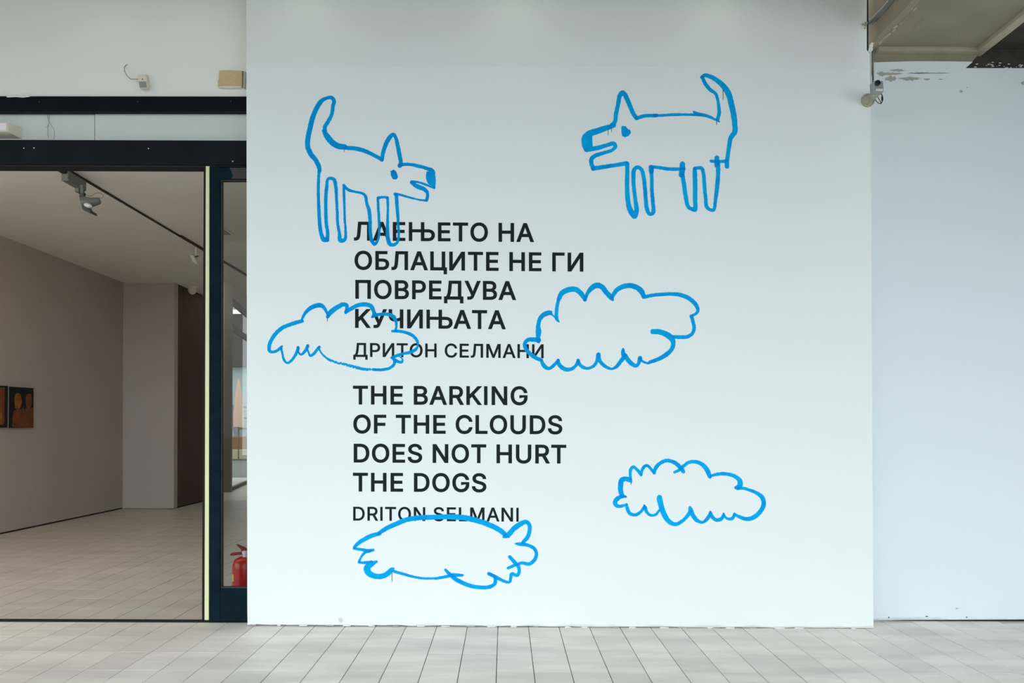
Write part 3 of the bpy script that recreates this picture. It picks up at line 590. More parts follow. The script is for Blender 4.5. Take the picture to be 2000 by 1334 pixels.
def paint(name, parent, strokes, ox, oy, sc, seed, yoff, opac=0.8, dry=(), rough=0.35, polys=()):
    """brush strokes (x, y, width in zoomed pixels) -> one clean film of paint on the wall, marching squares on a fine grid"""
    R = 1.25                                              # samples per photo pixel
    allp = [(np.array([[a/sc+ox, b/sc+oy, c/sc*1.05] for a, b, c in s])) for s in strokes]
    pp = [np.array([[a/sc+ox, b/sc+oy] for a, b in p]) for p in polys]
    cat = np.vstack([a[:, :2] for a in allp]+pp)
    x0, y0 = np.floor(cat.min(0))-12; x1, y1 = np.ceil(cat.max(0))+12
    W, H = int((x1-x0)*R)+1, int((y1-y0)*R)+1
    rs = np.random.RandomState(seed)
    def vnoise(step):
        g = rs.rand(int(H/step)+3, int(W/step)+3); yy = np.arange(H)/step; xx = np.arange(W)/step
        iy, ix = yy.astype(int), xx.astype(int); fy, fx = (yy-iy)[:, None], (xx-ix)[None]
        g00, g01, g10, g11 = g[np.ix_(iy, ix)], g[np.ix_(iy, ix+1)], g[np.ix_(iy+1, ix)], g[np.ix_(iy+1, ix+1)]
        return (g00*(1-fx)+g01*fx)*(1-fy)+(g10*(1-fx)+g11*fx)*fy - 0.5
    fine = vnoise(1.5); mid = vnoise(6); big = vnoise(22)
    field = np.full((H, W), -9.0); coats = np.zeros((H, W)); dryf = np.zeros((H, W))
    for si, a in enumerate(allp):
        f = np.full((H, W), -9.0); c = catmull(a)
        for (x, y, w) in c:
            gx, gy, r = (x-x0)*R, (y-y0)*R, w*0.5*R; m = r+3
            xa, xb, ya, yb = max(0, int(gx-m)), min(W, int(gx+m)+2), max(0, int(gy-m)), min(H, int(gy+m)+2)
            Yg, Xg = np.ogrid[ya:yb, xa:xb]
            d = r-np.sqrt((Xg-gx)**2+(Yg-gy)**2); np.maximum(f[ya:yb, xa:xb], d, out=f[ya:yb, xa:xb])
        if si in dry:
            f = f - np.clip(vnoise(2.0)*7+0.3, 0, 3)*(f > -1); dryf = np.maximum(dryf, (f > 0)*1.0)
        coats += np.clip(f/R+0.5, 0, 1); field = np.maximum(field, f)
    for p in pp:
        Yg, Xg = np.mgrid[0:H, 0:W]; Xp, Yp = Xg/R+x0, Yg/R+y0; ins = np.zeros((H, W), bool); dist = np.full((H, W), 99.0)
        for i in range(len(p)):
            a, b = p[i-1], p[i]
            cnd = ((a[1] > Yp) != (b[1] > Yp)) & (Xp < (b[0]-a[0])*(Yp-a[1])/(b[1]-a[1]+1e-9)+a[0]); ins ^= cnd
            ab = b-a; t = np.clip(((Xp-a[0])*ab[0]+(Yp-a[1])*ab[1])/(ab@ab), 0, 1)
            dist = np.minimum(dist, np.hypot(Xp-a[0]-t*ab[0], Yp-a[1]-t*ab[1]))
        f = np.where(ins, dist, -dist)*R; coats += np.clip(f/R+0.5, 0, 1)*1.3; field = np.maximum(field, f)
    field = field + fine*rough*2.2*R + mid*rough*1.0*R
    verts = []; vd = {}; faces = []; skirt = []
    def gv(i, j):
        k = (i, j)
        if k not in vd: vd[k] = len(verts); verts.append((j, i))
        return vd[k]
    def ev(i, j, i2, j2):
        if (i2, j2) < (i, j): i, j, i2, j2 = i2, j2, i, j
        k = (i, j, i2, j2)
        if k not in vd:
            a, b = field[i, j], field[i2, j2]; t = a/(a-b); vd[k] = len(verts); verts.append((j+(j2-j)*t, i+(i2-i)*t))
        return vd[k]
    pos = field > 0
    act = np.argwhere(pos[:-1, :-1] | pos[1:, :-1] | pos[:-1, 1:] | pos[1:, 1:])
    for i, j in act:
        i, j = int(i), int(j); cs = [(i, j), (i, j+1), (i+1, j+1), (i+1, j)]; ps = [bool(pos[c]) for c in cs]
        if all(ps): faces.append([gv(*c) for c in cs]); continue
        f = []; cut = []
        for k in range(4):
            a, b = cs[k], cs[(k+1) % 4]
            if ps[k]: f.append(gv(*a))
            if ps[k] != ps[(k+1) % 4]: v = ev(*a, *b); f.append(v); cut.append((v, ps[k]))
        faces.append(f)
        if len(cut) == 2:
            (v1, p1), (v2, p2) = cut; skirt.append((v1, v2) if p1 else (v2, v1))
    n = len(verts); co_ = []
    for (gx, gy) in verts:
        q = P(gx/R+x0, gy/R+y0, Y_PANEL); co_.append((q.x, Y_PANEL-yoff, q.z))
    for (gx, gy) in verts:
        pass
    back = {}
    for a, b in skirt:
        for v in (a, b):
            if v not in back: back[v] = len(co_); c = co_[v]; co_.append((c[0], Y_PANEL-0.0008, c[2]))
        faces.append([b, a, back[a], back[b]])
    me = bpy.data.meshes.new(name); me.from_pydata(co_, [], faces); me.validate()
    ca = me.color_attributes.new('coats', 'FLOAT_COLOR', 'POINT'); cc = np.ones((len(co_), 4)); ids = list(range(n))+[0]*(len(co_)-n)
    src = [None]*len(co_)
    for v, b in back.items(): src[b] = v
    for i in range(len(co_)):
        gx, gy = verts[i if i < n else src[i]]; ii, jj = min(H-1, int(round(gy))), min(W-1, int(round(gx)))
        ct = coats[ii, jj]
        cc[i, 0] = min(1, max(0, 0.15+0.45*(ct-1)+0.35*big[ii, jj]+0.25*mid[ii, jj])-0.1*dryf[ii, jj]); cc[i, 1] = min(0.96, opac+0.12*min(1, max(0, ct-1)))
    ca.data.foreach_set('color', cc.ravel())
    return obj(name, me, M['paint'], parent)
def drip(parent, x, y0, y1, w=1.1):
    obj('paint_drip', PXP([(x-w/2, y0), (x+w/2, y0), (x+w*0.4, y1), (x-w*0.4, y1)], Y_PANEL-0.0022, 0.002), M['drip'], parent)

def drawing(name, ox, oy, sc, strokes, label, cat, seed, opac=0.8, dry=(), eye=None, nose=None, drips=()):
    c = strokes[0][0]; t = thing(name, P(c[0]/sc+ox, c[1]/sc+oy, Y_PANEL), label, cat)
    paint('outline', t, strokes, ox, oy, sc, seed, 0.0020, opac, dry)
    if eye: paint('eye', t, [], ox, oy, sc, seed+1, 0.0020, opac, polys=[eye])
    if nose: paint('nose', t, [], ox, oy, sc, seed+2, 0.0026, 0.85, polys=[nose])
    for d in drips: drip(t, d[0]/sc+ox, d[1]/sc+oy, d[2]/sc+oy)
    return t

DOG1 = [
 [(222,345,28),(220,318,30),(245,275,30),(275,215,28),(285,150,28),(294,112,30),(275,85,28),(235,88,24),(190,115,34),(155,170,36),(125,240,38),(105,320,38),(88,400,38),(85,470,38),(110,530,38),(150,580,36),(175,635,34),(180,662,28)],
 [(212,347,28),(238,390,44),(276,435,46),(322,465,44),(375,474,42)],
 [(385,480,30),(450,485,32),(520,500,32),(590,530,28),(650,562,28),(670,578,26)],
 [(672,575,28),(680,520,30),(703,450,32),(735,395,32),(762,375,26),(778,395,26),(795,460,30),(810,540,32),(820,600,30),(812,622,34)],
 [(812,618,28),(840,612,26),(890,612,24),(960,625,26),(1030,645,28),(1068,662,32),(1080,700,26),(1084,760,22),(1084,793,18)],
 [(1084,797,18),(1050,785,16),(1000,765,18),(950,750,16),(905,750,24)],
 [(905,755,26),(950,785,34),(1000,805,32),(1028,832,26),(1030,870,24),(1024,894,24)],
 [(1020,897,16),(960,890,14),(880,870,16),(810,850,18),(775,845,24)],
 [(785,850,28),(790,930,26),(796,1010,24),(801,1100,20),(803,1180,20),(790,1230,22),(762,1247,26),(735,1242,30),(720,1205,30),(715,1150,28),(716,1050,20),(718,950,18),(716,880,22)],
 [(640,876,22),(680,870,18),(716,874,20)],
 [(640,876,20),(642,950,20),(648,1050,20),(650,1150,18),(640,1208,18),(614,1240,26),(592,1215,28),(580,1150,26),(578,1060,26),(570,980,28),(550,910,24),(542,865,24),(520,842,20),(460,828,18),(405,812,22),(370,778,22)],
 [(370,775,20),(372,850,20),(375,950,18),(378,1050,18),(384,1130,18),(378,1204,26),(345,1212,34),(335,1150,24),(322,1080,22),(318,980,22),(312,880,22),(306,780,26),(290,728,26),(247,726,22),(235,790,26),(228,880,26),(228,980,26),(232,1080,26),(243,1160,26),(238,1205,32)],
 [(175,665,24),(170,760,22),(170,880,24),(175,1000,26),(182,1100,28),(195,1170,30),(215,1206,36),(240,1208,30)]]
drawing('dog_drawing', 580, 170, 4.043, DOG1, 'blue marker dog facing right, its front legs over the first Cyrillic line', 'drawing', 1, 0.62,
 eye=[(738,665),(765,652),(785,668),(800,710),(785,732),(758,728),(742,700)], nose=[(1022,668),(1060,664),(1090,672),(1091,790),(1066,785),(1035,765),(1018,720)], drips=[(373, 480, 512)])
DOG2 = [
 [(1212,440,30),(1224,390,30),(1220,330,26),(1210,270,24),(1195,230,26),(1150,195,30),(1108,145,30),(1085,95,26),(1080,88,22)],
 [(1075,92,22),(1105,74,30),(1150,86,34),(1200,113,38),(1260,165,44),(1303,230,48),(1325,310,46),(1345,400,46),(1355,480,42),(1355,550,42),(1322,600,38),(1308,670,34),(1298,740,32),(1290,800,36),(1290,840,36)],
 [(1225,462,14),(1180,440,20),(1120,415,26),(1050,400,28),(1012,382,18)],
 [(1060,408,22),(960,405,20),(860,405,24),(760,410,22),(680,414,26)],
 [(700,412,30),(600,415,28),(530,435,32)],
 [(530,432,34),(505,400,34),(470,320,36),(430,235,38),(410,222,40),(390,245,36),(375,320,34),(358,400,34),(348,465,34),(310,505,34)],
 [(340,495,36),(260,522,44),(190,546,50),(130,568,52),(98,600,52),(100,660,54),(112,695,46)],
 [(112,698,40),(200,685,36),(280,662,32),(335,648,34),(352,670,32),(330,700,28),(260,725,30),(180,752,34),(152,780,36),(152,820,34),(168,858,36)],
 [(165,858,36),(250,845,34),(350,830,32),(444,815,36)],
 [(452,815,34),(452,900,34),(450,1000,36),(455,1100,38),(470,1190,42),(500,1245,44),(515,1262,36),(530,1210,38),(520,1120,32),(508,1020,32),(504,920,34),(510,870,34),(537,846,30),(570,865,32),(588,920,32),(600,1020,32),(608,1120,32),(618,1200,34),(640,1240,28),(668,1230,32),(668,1150,30),(660,1050,30),(658,950,30),(655,870,32)],
 [(654,850,44),(654,880,40)],[(645,842,26),(720,850,28),(800,862,28),(880,862,28),(930,858,26)],
 [(915,820,42),(915,870,48),(903,912,38)],
 [(915,900,34),(930,1000,34),(945,1100,34),(965,1180,30),(1000,1200,30),(1022,1205,32),(1022,1120,36),(1022,1000,38),(1020,900,36),(1020,858,30)],
 [(1020,856,28),(1075,854,28),(1092,900,30),(1100,1000,30),(1110,1100,28),(1120,1180,30),(1150,1205,26),(1178,1205,26),(1192,1130,28),(1205,1030,34),(1215,920,34),(1215,820,36)],
 [(1205,768,38),(1205,830,42)],[(1155,795,24),(1200,800,24),(1285,795,28)]]
drawing('dog_drawing', 1120, 130, 4.303, DOG2, 'blue marker dog facing left at the top right of the wall', 'drawing', 10, 0.86, dry=(),
 eye=[(403,500),(440,502),(455,522),(478,535),(483,558),(465,582),(435,597),(410,585),(402,545)], nose=[(78,590),(110,552),(158,582),(162,680),(150,712),(105,718),(87,680)], drips=[(1258,190,277),(1203,460,490),(292,520,578),(320,510,550)])
CL1 = [
 [(505,358,36),(440,372,46),(350,402,46),(260,440,46),(180,510,46),(125,590,44),(98,670,42),(105,722,38),(140,735,34),(200,715,34),(240,682,32),(258,662,20)],
 [(495,345,24),(520,290,34),(570,225,44),(640,180,52),(720,165,54),(755,178,46),(795,240,30),(815,290,26)],
 [(812,305,40),(850,250,58),(930,190,56),(1000,155,50),(1045,165,44),(1045,215,40),(1035,255,34)],
 [(1035,245,40),(1100,205,46),(1180,165,48),(1270,155,50),(1340,175,52),(1370,225,44),(1375,285,38),(1358,308,30)],
 [(1360,305,30),(1400,285,36),(1480,272,36),(1560,278,42),(1620,310,46),(1648,370,34),(1650,430,28),(1640,475,28)],
 [(1602,480,30),(1660,480,34),(1760,495,36),(1850,535,38),(1905,600,34),(1915,650,22),(1890,700,34),(1830,735,40),(1740,755,34),(1680,770,36),(1620,795,36),(1592,805,28)],
 [(1600,800,30),(1630,830,40),(1680,855,36),(1715,858,32),(1728,828,18),(1700,797,14),(1680,790,12)],
 [(1632,845,38),(1620,890,34),(1570,930,34),(1480,950,34),(1380,950,34)],
 [(1400,950,34),(1250,942,38),(1120,912,38),(1000,880,34),(880,850,34),(820,825,28)],
 [(830,830,28),(760,775,22),(725,730,20),(705,680,30)],
 [(712,672,32),(680,710,34),(640,760,34),(600,780,26),(580,740,20),(565,700,24),(568,660,34)],
 [(570,660,36),(540,720,36),(490,765,26),(458,740,24),(452,680,36)],
 [(455,690,36),(420,770,34),(370,840,32),(320,868,28),(280,830,28),(262,760,26),(248,690,24),(255,665,20)]]
drawing('cloud_drawing', 510, 570, 6.25, CL1, 'blue marker cloud outline left of and across the Cyrillic lettering', 'drawing', 20, 0.66, dry=(8,), drips=[(808, 310, 362)])
CL2 = [
 [(440,478,16),(420,450,34),(415,380,36),(425,300,36),(438,240,36)],
 [(440,238,42),(470,180,52),(530,145,56),(610,135,54),(660,165,50),(700,215,46),(718,247,36)],
 [(716,250,30),(740,185,36),(780,130,50),(840,95,58),(890,108,54),(940,165,50),(990,222,48),(1010,250,24)],
 [(1005,215,36),(1045,150,46),(1110,110,50),(1190,97,52),(1260,115,54),(1310,155,54),(1335,205,46)],
 [(1335,218,38),(1420,200,36),(1520,190,36),(1620,185,36),(1720,195,42),(1810,230,44),(1880,290,42),(1908,350,36),(1895,385,30),(1835,420,26)],
 [(1838,420,36),(1860,490,36),(1868,550,36),(1850,600,34),(1800,635,38),(1720,640,40),(1655,637,34)],
 [(1432,582,52),(1500,585,54),(1570,610,58),(1625,650,60),(1648,700,46),(1635,760,42),(1580,820,46),(1500,868,42),(1400,905,34)],
 [(1385,918,22),(1340,905,22),(1312,885,24),(1298,860,42)],
 [(1295,870,42),(1280,920,34),(1260,942,36),(1220,930,44),(1170,880,46),(1140,835,46)],
 [(1120,762,18),(1118,800,42),(1125,850,46),(1090,900,40),(1050,950,34),(1000,975,24),(940,955,34),(890,915,36),(865,870,40),(858,825,46)],
 [(858,830,44),(840,900,34),(800,950,32),(740,970,30),(690,955,36),(655,920,34),(645,885,34)],
 [(645,890,34),(620,940,34),(570,978,36),(510,980,42),(460,950,42),(430,900,38),(433,882,28)],
 [(435,887,32),(395,930,34),(340,970,34),(295,955,42),(265,910,36),(258,880,28)],
 [(255,885,36),(190,855,40),(130,810,40),(90,760,38),(80,710,38),(110,672,40),(170,665,46),(228,672,46)],
 [(225,688,36),(222,640,42),(226,580,58),(222,520,42),(240,450,44),(280,405,48),(330,385,50),(352,380,40)],
 [(350,390,30),(395,430,12),(410,450,16)]]
drawing('cloud_drawing', 1010, 540, 5.405, CL2, 'large blue marker cloud outline right of the Cyrillic lettering', 'drawing', 30, 0.76)
CL3 = [
 [(68,465,32),(100,430,38),(160,390,44),(240,350,44),(322,328,38)],
 [(312,325,36),(400,270,46),(500,225,46),(600,185,48),(720,165,48),(850,160,48),(960,155,46),(1080,155,52),(1200,165,52),(1310,190,52),(1420,225,52),(1520,270,50),(1590,315,50),(1625,358,34)],
 [(60,480,24),(130,490,30),(200,500,28),(258,497,30)],
 [(230,505,26),(170,525,26),(130,575,22),(112,620,26)],
 [(112,625,22),(170,625,28),(240,615,26)],
 [(292,615,26),(240,640,52),(195,680,64),(210,730,62),(270,762,54),(350,765,52),(410,735,52),(445,700,44),(465,688,26)],
 [(470,715,30),(560,740,28),(650,765,26),(750,785,24),(850,788,22),(900,785,22)],
 [(900,790,28),(1000,770,30),(1080,755,40),(1175,755,26)],
 [(1000,700,26),(1040,740,34),(1090,785,42),(1170,830,42),(1260,865,40),(1360,880,38),(1450,875,38),(1505,845,36),(1512,790,34),(1490,762,28),(1445,738,34)],
 [(1450,740,36),(1540,785,34),(1600,815,30),(1660,825,26),(1672,780,32),(1682,742,34),(1740,755,32),(1758,710,34),(1745,660,36),(1700,610,38),(1660,565,34)],
 [(1645,680,30),(1720,650,30),(1790,628,32),(1860,640,36),(1920,590,36),(1935,530,34),(1910,480,34),(1840,445,34),(1760,435,34),(1710,428,8)],
 [(1600,362,28),(1650,335,50),(1700,280,52),(1760,235,52),(1830,207,44),(1862,240,40),(1862,310,40),(1840,370,40),(1798,415,34)],
 [(1605,335,30),(1652,362,22)]]
drawing('cloud_dog_drawing', 680, 980, 5.263, CL3, 'blue marker cloud shape with a pointed ear at the foot of the lettering', 'drawing', 40, 0.84, dry=(), drips=[(450, 710, 825)])
CL4 = [
 [(205,565,20),(160,550,50),(140,500,58),(138,420,62),(155,360,62),(200,347,56),(245,357,58),(270,385,20)],
 [(262,350,28),(255,290,34),(262,230,38),(290,200,38),(330,225,36),(365,265,36),(388,303,28)],
 [(392,300,26),(400,240,34),(430,195,36),(460,182,34),(500,215,34),(535,260,32),(548,283,22)],
 [(552,275,30),(565,215,46),(620,155,42),(700,122,44),(780,140,46),(840,180,48),(890,235,48),(903,258,42)],
 [(795,265,30),(840,245,38),(900,195,38),(960,150,40),(1030,135,42),(1110,155,48),(1170,205,54),(1205,260,54),(1223,310,50),(1230,322,40)],
 [(1235,310,30),(1310,290,38),(1390,283,42),(1480,295,42),(1550,325,48),(1595,375,60),(1590,430,60),(1545,453,38)],
 [(1565,465,34),(1630,460,36),(1720,485,36),(1810,525,44),(1865,570,52),(1885,640,52),(1865,710,52),(1810,780,54),(1740,825,52),(1670,835,46),(1590,810,40),(1525,775,30)],
 [(1528,772,30),(1505,825,40),(1450,835,32),(1410,805,30),(1395,765,20)],
 [(1395,775,26),(1370,830,44),(1310,848,42),(1265,820,42),(1240,775,40),(1235,742,18)],
 [(1235,750,28),(1205,820,44),(1140,875,34),(1075,855,46),(1020,790,52),(995,730,56),(985,694,34)],
 [(988,740,40),(950,800,42),(890,860,42),(810,900,44),(740,875,54),(680,800,62),(640,700,62),(615,600,66),(612,572,62)],
 [(608,730,26),(570,780,32),(510,790,32),(460,755,36),(435,690,40),(428,668,22)],
 [(430,685,34),(380,750,36),(310,786,38),(250,765,42),(220,710,42),(210,655,28)],
 [(215,655,26),(160,675,34),(100,678,44),(70,645,52),(85,600,52),(140,565,46),(192,560,26)]]
drawing('cloud_drawing', 1190, 880, 6.25, CL4, 'small blue marker cloud outline low on the right of the wall', 'drawing', 50, 0.88, drips=[(266, 380, 420)])

# ------------------------------------------------------------------ fittings on the upper left wall
Yw = Y_DOOR-0.02
sc_ = Yw/F
t = thing('motion_sensor', P(280, 175, Yw), 'cream motion sensor tilted on the wall above the dark door beams', 'sensor')
def skewbox(pts_front, pts_back, Yf, Yb):
    bm = bmesh.new(); a = [bm.verts.new(P(x, y, Yf)) for x, y in pts_front]; b = [bm.verts.new(P(x, y, Yb)) for x, y in pts_back]
    bm.faces.new(a); bm.faces.new(b[::-1])
    for i in range(4): j = (i+1) % 4; bm.faces.new((a[j], a[i], b[i], b[j]))
    bmesh.ops.bevel(bm, geom=[e for e in bm.edges], offset=0.004, segments=2, affect='EDGES'); return bm
fr = [(268.5, 147.5), (286, 147.2), (289.5, 173.5), (273, 174.3)]
obj('housing', skewbox(fr, [(270, 146.5), (289, 146.2), (293, 173.5), (275, 174)], Yw-0.05, Yw), M['cream'], t)
obj('lens_window', PXP([(271.3, 159.3), (284.8, 159), (286.3, 170.7), (272.8, 171)], Yw-0.0525, 0.004), M['lens'], t)
bm = bmesh.new(); bmesh.ops.create_uvsphere(bm, u_segments=8, v_segments=6, radius=0.0035, matrix=Matrix.Translation(P(278.2, 154.6, Yw-0.052))); obj('indicator_lamp', bm, M['black'], t)
bm = bmesh.new(); tube(bm, smoothpts([P(248, 126.2, Yw), P(245, 128.5, Yw-0.02), P(242.8, 133, Yw-0.03), P(244, 140, Yw-0.035), P(248, 147.5, Yw-0.035), P(253.5, 153, Yw-0.03), P(258, 154.6, Yw-0.03), P(269, 154.4, Yw-0.03)]), 0.0022, 6); obj('cable', bm, M['cable_g'], t, smooth=True)
t = thing('cover_board', P(452, 172, Yw), 'small bare plywood board on the wall beside the white wall corner', 'board')
obj('board', PXP([(428.5, 137.5), (450, 137.2), (472.5, 138.8), (472.3, 168.5), (462, 168.3), (440, 170.5), (427.5, 170.8), (425.2, 167.5), (426.8, 164), (425.3, 162), (426, 158), (427.3, 156)], Yw-0.02, 0.02), M['wood'], t)
obj('torn_edge', PXP([(427.5, 168.7), (445, 167.8), (471, 168.2), (470, 171), (445, 171.8), (428, 171)], Yw-0.022, 0.02), M['cream'], t)
obj('dark_recess', PXP([(472.8, 139), (475, 139), (474, 171), (472.2, 171)], Yw-0.004, 0.004), M['dark'], t)
obj('side_strip', PXP([(475, 139), (479.5, 140), (479, 173), (474.5, 171)], Yw-0.014, 0.014), M['peel'], t)
t = thing('emergency_light', P(5, 260, Y_DOOR), 'cream boxed light fitting on the transom board at the left edge', 'light fitting')
Yt = Y_DOOR+0.018
bm = bmesh.new()
z0, z1 = P(10, 260, Yt-0.09).z, P(10, 239, Yt-0.09).z
xr_ = P(15, 250, Yt-0.09).x
a = [bm.verts.new(v) for v in ((xr_-0.3, Yt-0.09, z0+0.012), (xr_, Yt-0.09, z0+0.012), (xr_, Yt-0.09, z1), (xr_-0.3, Yt-0.09, z1))]
b = [bm.verts.new(v) for v in ((xr_-0.31, Yt, z0-0.002), (xr_+0.032, Yt, z0-0.002), (xr_+0.032, Yt, z1+0.006), (xr_-0.31, Yt, z1+0.006))]
bm.faces.new(a); bm.faces.new(b[::-1])
for i in range(4): j = (i+1) % 4; bm.faces.new((a[j], a[i], b[i], b[j]))
bmesh.ops.bevel(bm, geom=list(bm.edges), offset=0.003, segments=2, affect='EDGES'); obj('housing', bm, M['cream'], t)
obj('diffuser', BX(xr_-0.29, xr_-0.008, Yt-0.093, Yt-0.089, z0+0.02, z1-0.006, 0.001), M['white'], t)
t = thing('hanging_wire', P(94, 230, Yt), 'thin bare wires hanging over the transom board above the door', 'wire')
for pts in ([(91, 217), (93, 226), (94, 233), (96.5, 238.5), (101, 246), (105.5, 254), (106, 268), (104, 272)], [(94.5, 218), (96.5, 224), (96, 234), (95.5, 240), (94, 245), (93.2, 252), (93.5, 262), (94.2, 269)], [(90, 249), (92.5, 247), (94.5, 244), (97, 247)]):
    bm = bmesh.new(); tube(bm, smoothpts([P(x, y, Yt-0.012) for x, y in pts], 4), 0.0011, 5); obj('strand', bm, M['cable_g'], t)

# ------------------------------------------------------------------ camera and cables at the right corner
Yp = Y_PANEL
t = thing('security_camera', P(1694, 197, Yp), 'small grey surveillance camera on a round base at the right wall corner', 'camera')
cb = P(1694, 197, Yp)
bm = bmesh.new(); lathe(bm, [(0.0, 0), (0.043, 0.0), (0.043, 0.012), (0.036, 0.026), (0.015, 0.032)], 24, Matrix.Translation(cb)@Matrix.Rotation(math.pi/2, 4, 'X')); obj('base', bm, M['camdirty'], t, smooth=True)
bm = bmesh.new(); tube(bm, [P(1694, 197, Yp-0.02), P(1702, 190, Yp-0.06), P(1713, 183, Yp-0.125)], [0.030, 0.024, 0.019], 12); obj('arm', bm, M['camdirty'], t, smooth=True)
bm = bmesh.new(); Yc_ = Yp-0.15
bodyc = P(1716.0, 168.5, Yc_)
box(bm, -0.031, 0.031, -0.005, 0.045, -0.036, 0.036, 0.005)
bmesh.ops.transform(bm, matrix=Matrix.Translation(bodyc)@Matrix.Rotation(math.radians(-8), 4, 'X')@Matrix.Rotation(math.radians(6), 4, 'Z'), verts=bm.verts); obj('housing', bm, M['camgrey'], t, smooth=True)
lc = P(1713.5, 162.5, Yc_-0.012)
bm = bmesh.new(); lathe(bm, [(0.0, 0), (0.017, 0), (0.017, 0.008), (0.013, 0.010), (0.012, 0.004)], 20, Matrix.Translation(lc)@Matrix.Rotation(math.pi/2, 4, 'X')); lo = obj('lens', bm, M['black'], t, smooth=True)
obj('sunshade_lip', BX(bodyc.x-0.026, bodyc.x+0.024, Yc_-0.012, Yc_+0.03, bodyc.z-0.034, bodyc.z-0.020, 0.004), M['cream'], t)
for pts, r in (([(1708, 192), (1712, 198), (1717, 202), (1721, 201)], 0.0022), ([(1714, 188), (1717, 194), (1720, 199), (1721.5, 201)], 0.0022), ([(1719, 180), (1722.5, 186), (1723.5, 193), (1723, 198), (1720, 203)], 0.003)):
    bm = bmesh.new(); tube(bm, smoothpts([P(x, y, Yp-0.07) for x, y in pts]), r, 6); obj('cable', bm, M['black'], t, smooth=True)
bm = bmesh.new(); tube(bm, [P(1723, 189, Yp-0.07), P(1723.2, 196, Yp-0.07)], 0.006, 8); obj('cable_plug', bm, M['black'], t)
t = thing('cable_run', P(1703, 160, Yp), 'bundle of pale and brown cables down the corner above the camera', 'cable')
for pts, r, m in (([(1700.5, 96), (1701, 110), (1701, 140), (1700, 160), (1700, 182)], 0.005, 'cable_w'), ([(1703.5, 100), (1702.8, 125), (1703.5, 142), (1704.5, 156), (1703, 178)], 0.003, 'black'), ([(1707.5, 104), (1706, 122), (1706, 140), (1706, 157)], 0.003, 'cable_g'), ([(1704.5, 103), (1705, 120), (1704.6, 150)], 0.0032, 'conc2')):
    bm = bmesh.new(); tube(bm, smoothpts([P(x, y, Yp+0.03) for x, y in pts]), r, 6); obj('cable', bm, M[m], t, smooth=True)
t = thing('conduit', P(1693, 50, Yp), 'grey-green flat conduit along the beam side leading up to the ceiling', 'conduit')
bm = bmesh.new(); xb = XB-0.055
def onx(x, y, X):   # the point of a sight line on the beam side
    u = (x-CX)*C+(y-CY)*SN; return P(x, y, X*F/u)
cp = [onx(1696, 48, xb-0.02), onx(1706, 41, xb-0.015), onx(1716, 31, xb), onx(1730, 17, xb), onx(1745, -2, xb), onx(1770, -32, xb)]
tube(bm, smoothpts(cp), 0.014, 8); obj('pipe', bm, M['conduit'], t, smooth=True)
bm = bmesh.new(); tube(bm, smoothpts([p+Vector((-0.012, 0, 0.02)) for p in cp]), 0.003, 6); obj('cable', bm, M['cable_w'], t, smooth=True)
bm = bmesh.new(); rs = random.Random(9)
for i in range(10):
    q = P(1689+rs.uniform(-5, 5), 50+rs.uniform(-6, 6), Yp-0.005); bmesh.ops.create_icosphere(bm, subdivisions=1, radius=rs.uniform(0.004, 0.009), matrix=Matrix.Translation(q))
obj('filler_lump', bm, M['camdirty'], t, 'stuff')
for i, (x, y, r) in enumerate(((1701, 90, .012), (1700, 97, .014), (1703, 86, .009))):
    bm = bmesh.new(); bmesh.ops.create_icosphere(bm, subdivisions=2, radius=r, matrix=Matrix.Translation(P(x, y, Yp+0.02)))
    for v in bm.verts: v.co += Vector((rs.uniform(-1, 1), rs.uniform(-1, 1), rs.uniform(-1, 1)))*r*0.3
    obj('plaster_lump', bm, M['chip'], bpy.data.objects['wall_front'])
struct('black_slot', PXP([(1693.2, -100), (1696, -100), (1696, 99), (1693.2, 97)], Yp+0.05, 0.02), M['dark'], front)

# ------------------------------------------------------------------ gallery fittings
def onz(x, y, z):      # sight line meets a horizontal plane
    v = -(x-CX)*SN+(y-CY)*C; return P(x, y, (EYE-z)*F/v)
a = onz(125, 330, ZC-0.02); b = onz(398, 490, ZC-0.02); xt = (a.x+b.x)/2
tr_ = thing('ceiling_track', (xt, 6.0, ZC), 'long black lighting track across the gallery ceiling', 'lighting track')
obj('rail', BX(xt-0.007, xt+0.007, 5.2, 12.0, ZC-0.02, ZC), M['black'], tr_)
c = onz(341, 459, ZC)
obj('rail_cover', BX(xt+0.014, xt+0.028, c.y, 12.0, ZC-0.022, ZC), M['brown'], tr_)
cc_ = onz(130, 334, ZC-0.04)
obj('end_feed', BX(xt-0.04, xt+0.01, cc_.y-0.08, cc_.y+0.10, ZC-0.055, ZC-0.012, 0.006), M['black'], tr_)
# near grey track spotlight
p0 = onz(158, 352, ZC-0.07); Ys = p0.y
t = thing('track_spotlight', (xt, Ys, ZC-0.03), 'grey adjustable spotlight hanging from the black ceiling track near the door', 'spotlight')
def at(x, y, d=0.0): return P(x, y, Ys+d)
bm = bmesh.new(); box(bm, xt-0.045, xt+0.015, onz(141, 343, ZC-0.07).y, Ys+0.16, ZC-0.115, ZC-0.022, 0.006); obj('gear_box', bm, M['greyplastic'], t)
bm = bmesh.new(); box(bm, xt-0.04, xt+0.0, Ys+0.07, Ys+0.16, ZC-0.15, ZC-0.110, 0.004); obj('mounting_block', bm, M['greyplastic'], t)
bm = bmesh.new(); tube(bm, [at(160, 362), at(161, 378)], 0.015, 10); obj('stem', bm, M['greyplastic'], t, smooth=True)
bm = bmesh.new(); prism(bm, [at(156.5, 378, -.02), at(164, 376, -.02), at(163, 381, -.02), at(166, 389, -.02), at(158, 392, -.02), at(154.5, 382, -.02)], (0, 0.03, 0)); obj('bracket', bm, M['darkmetal'], t)
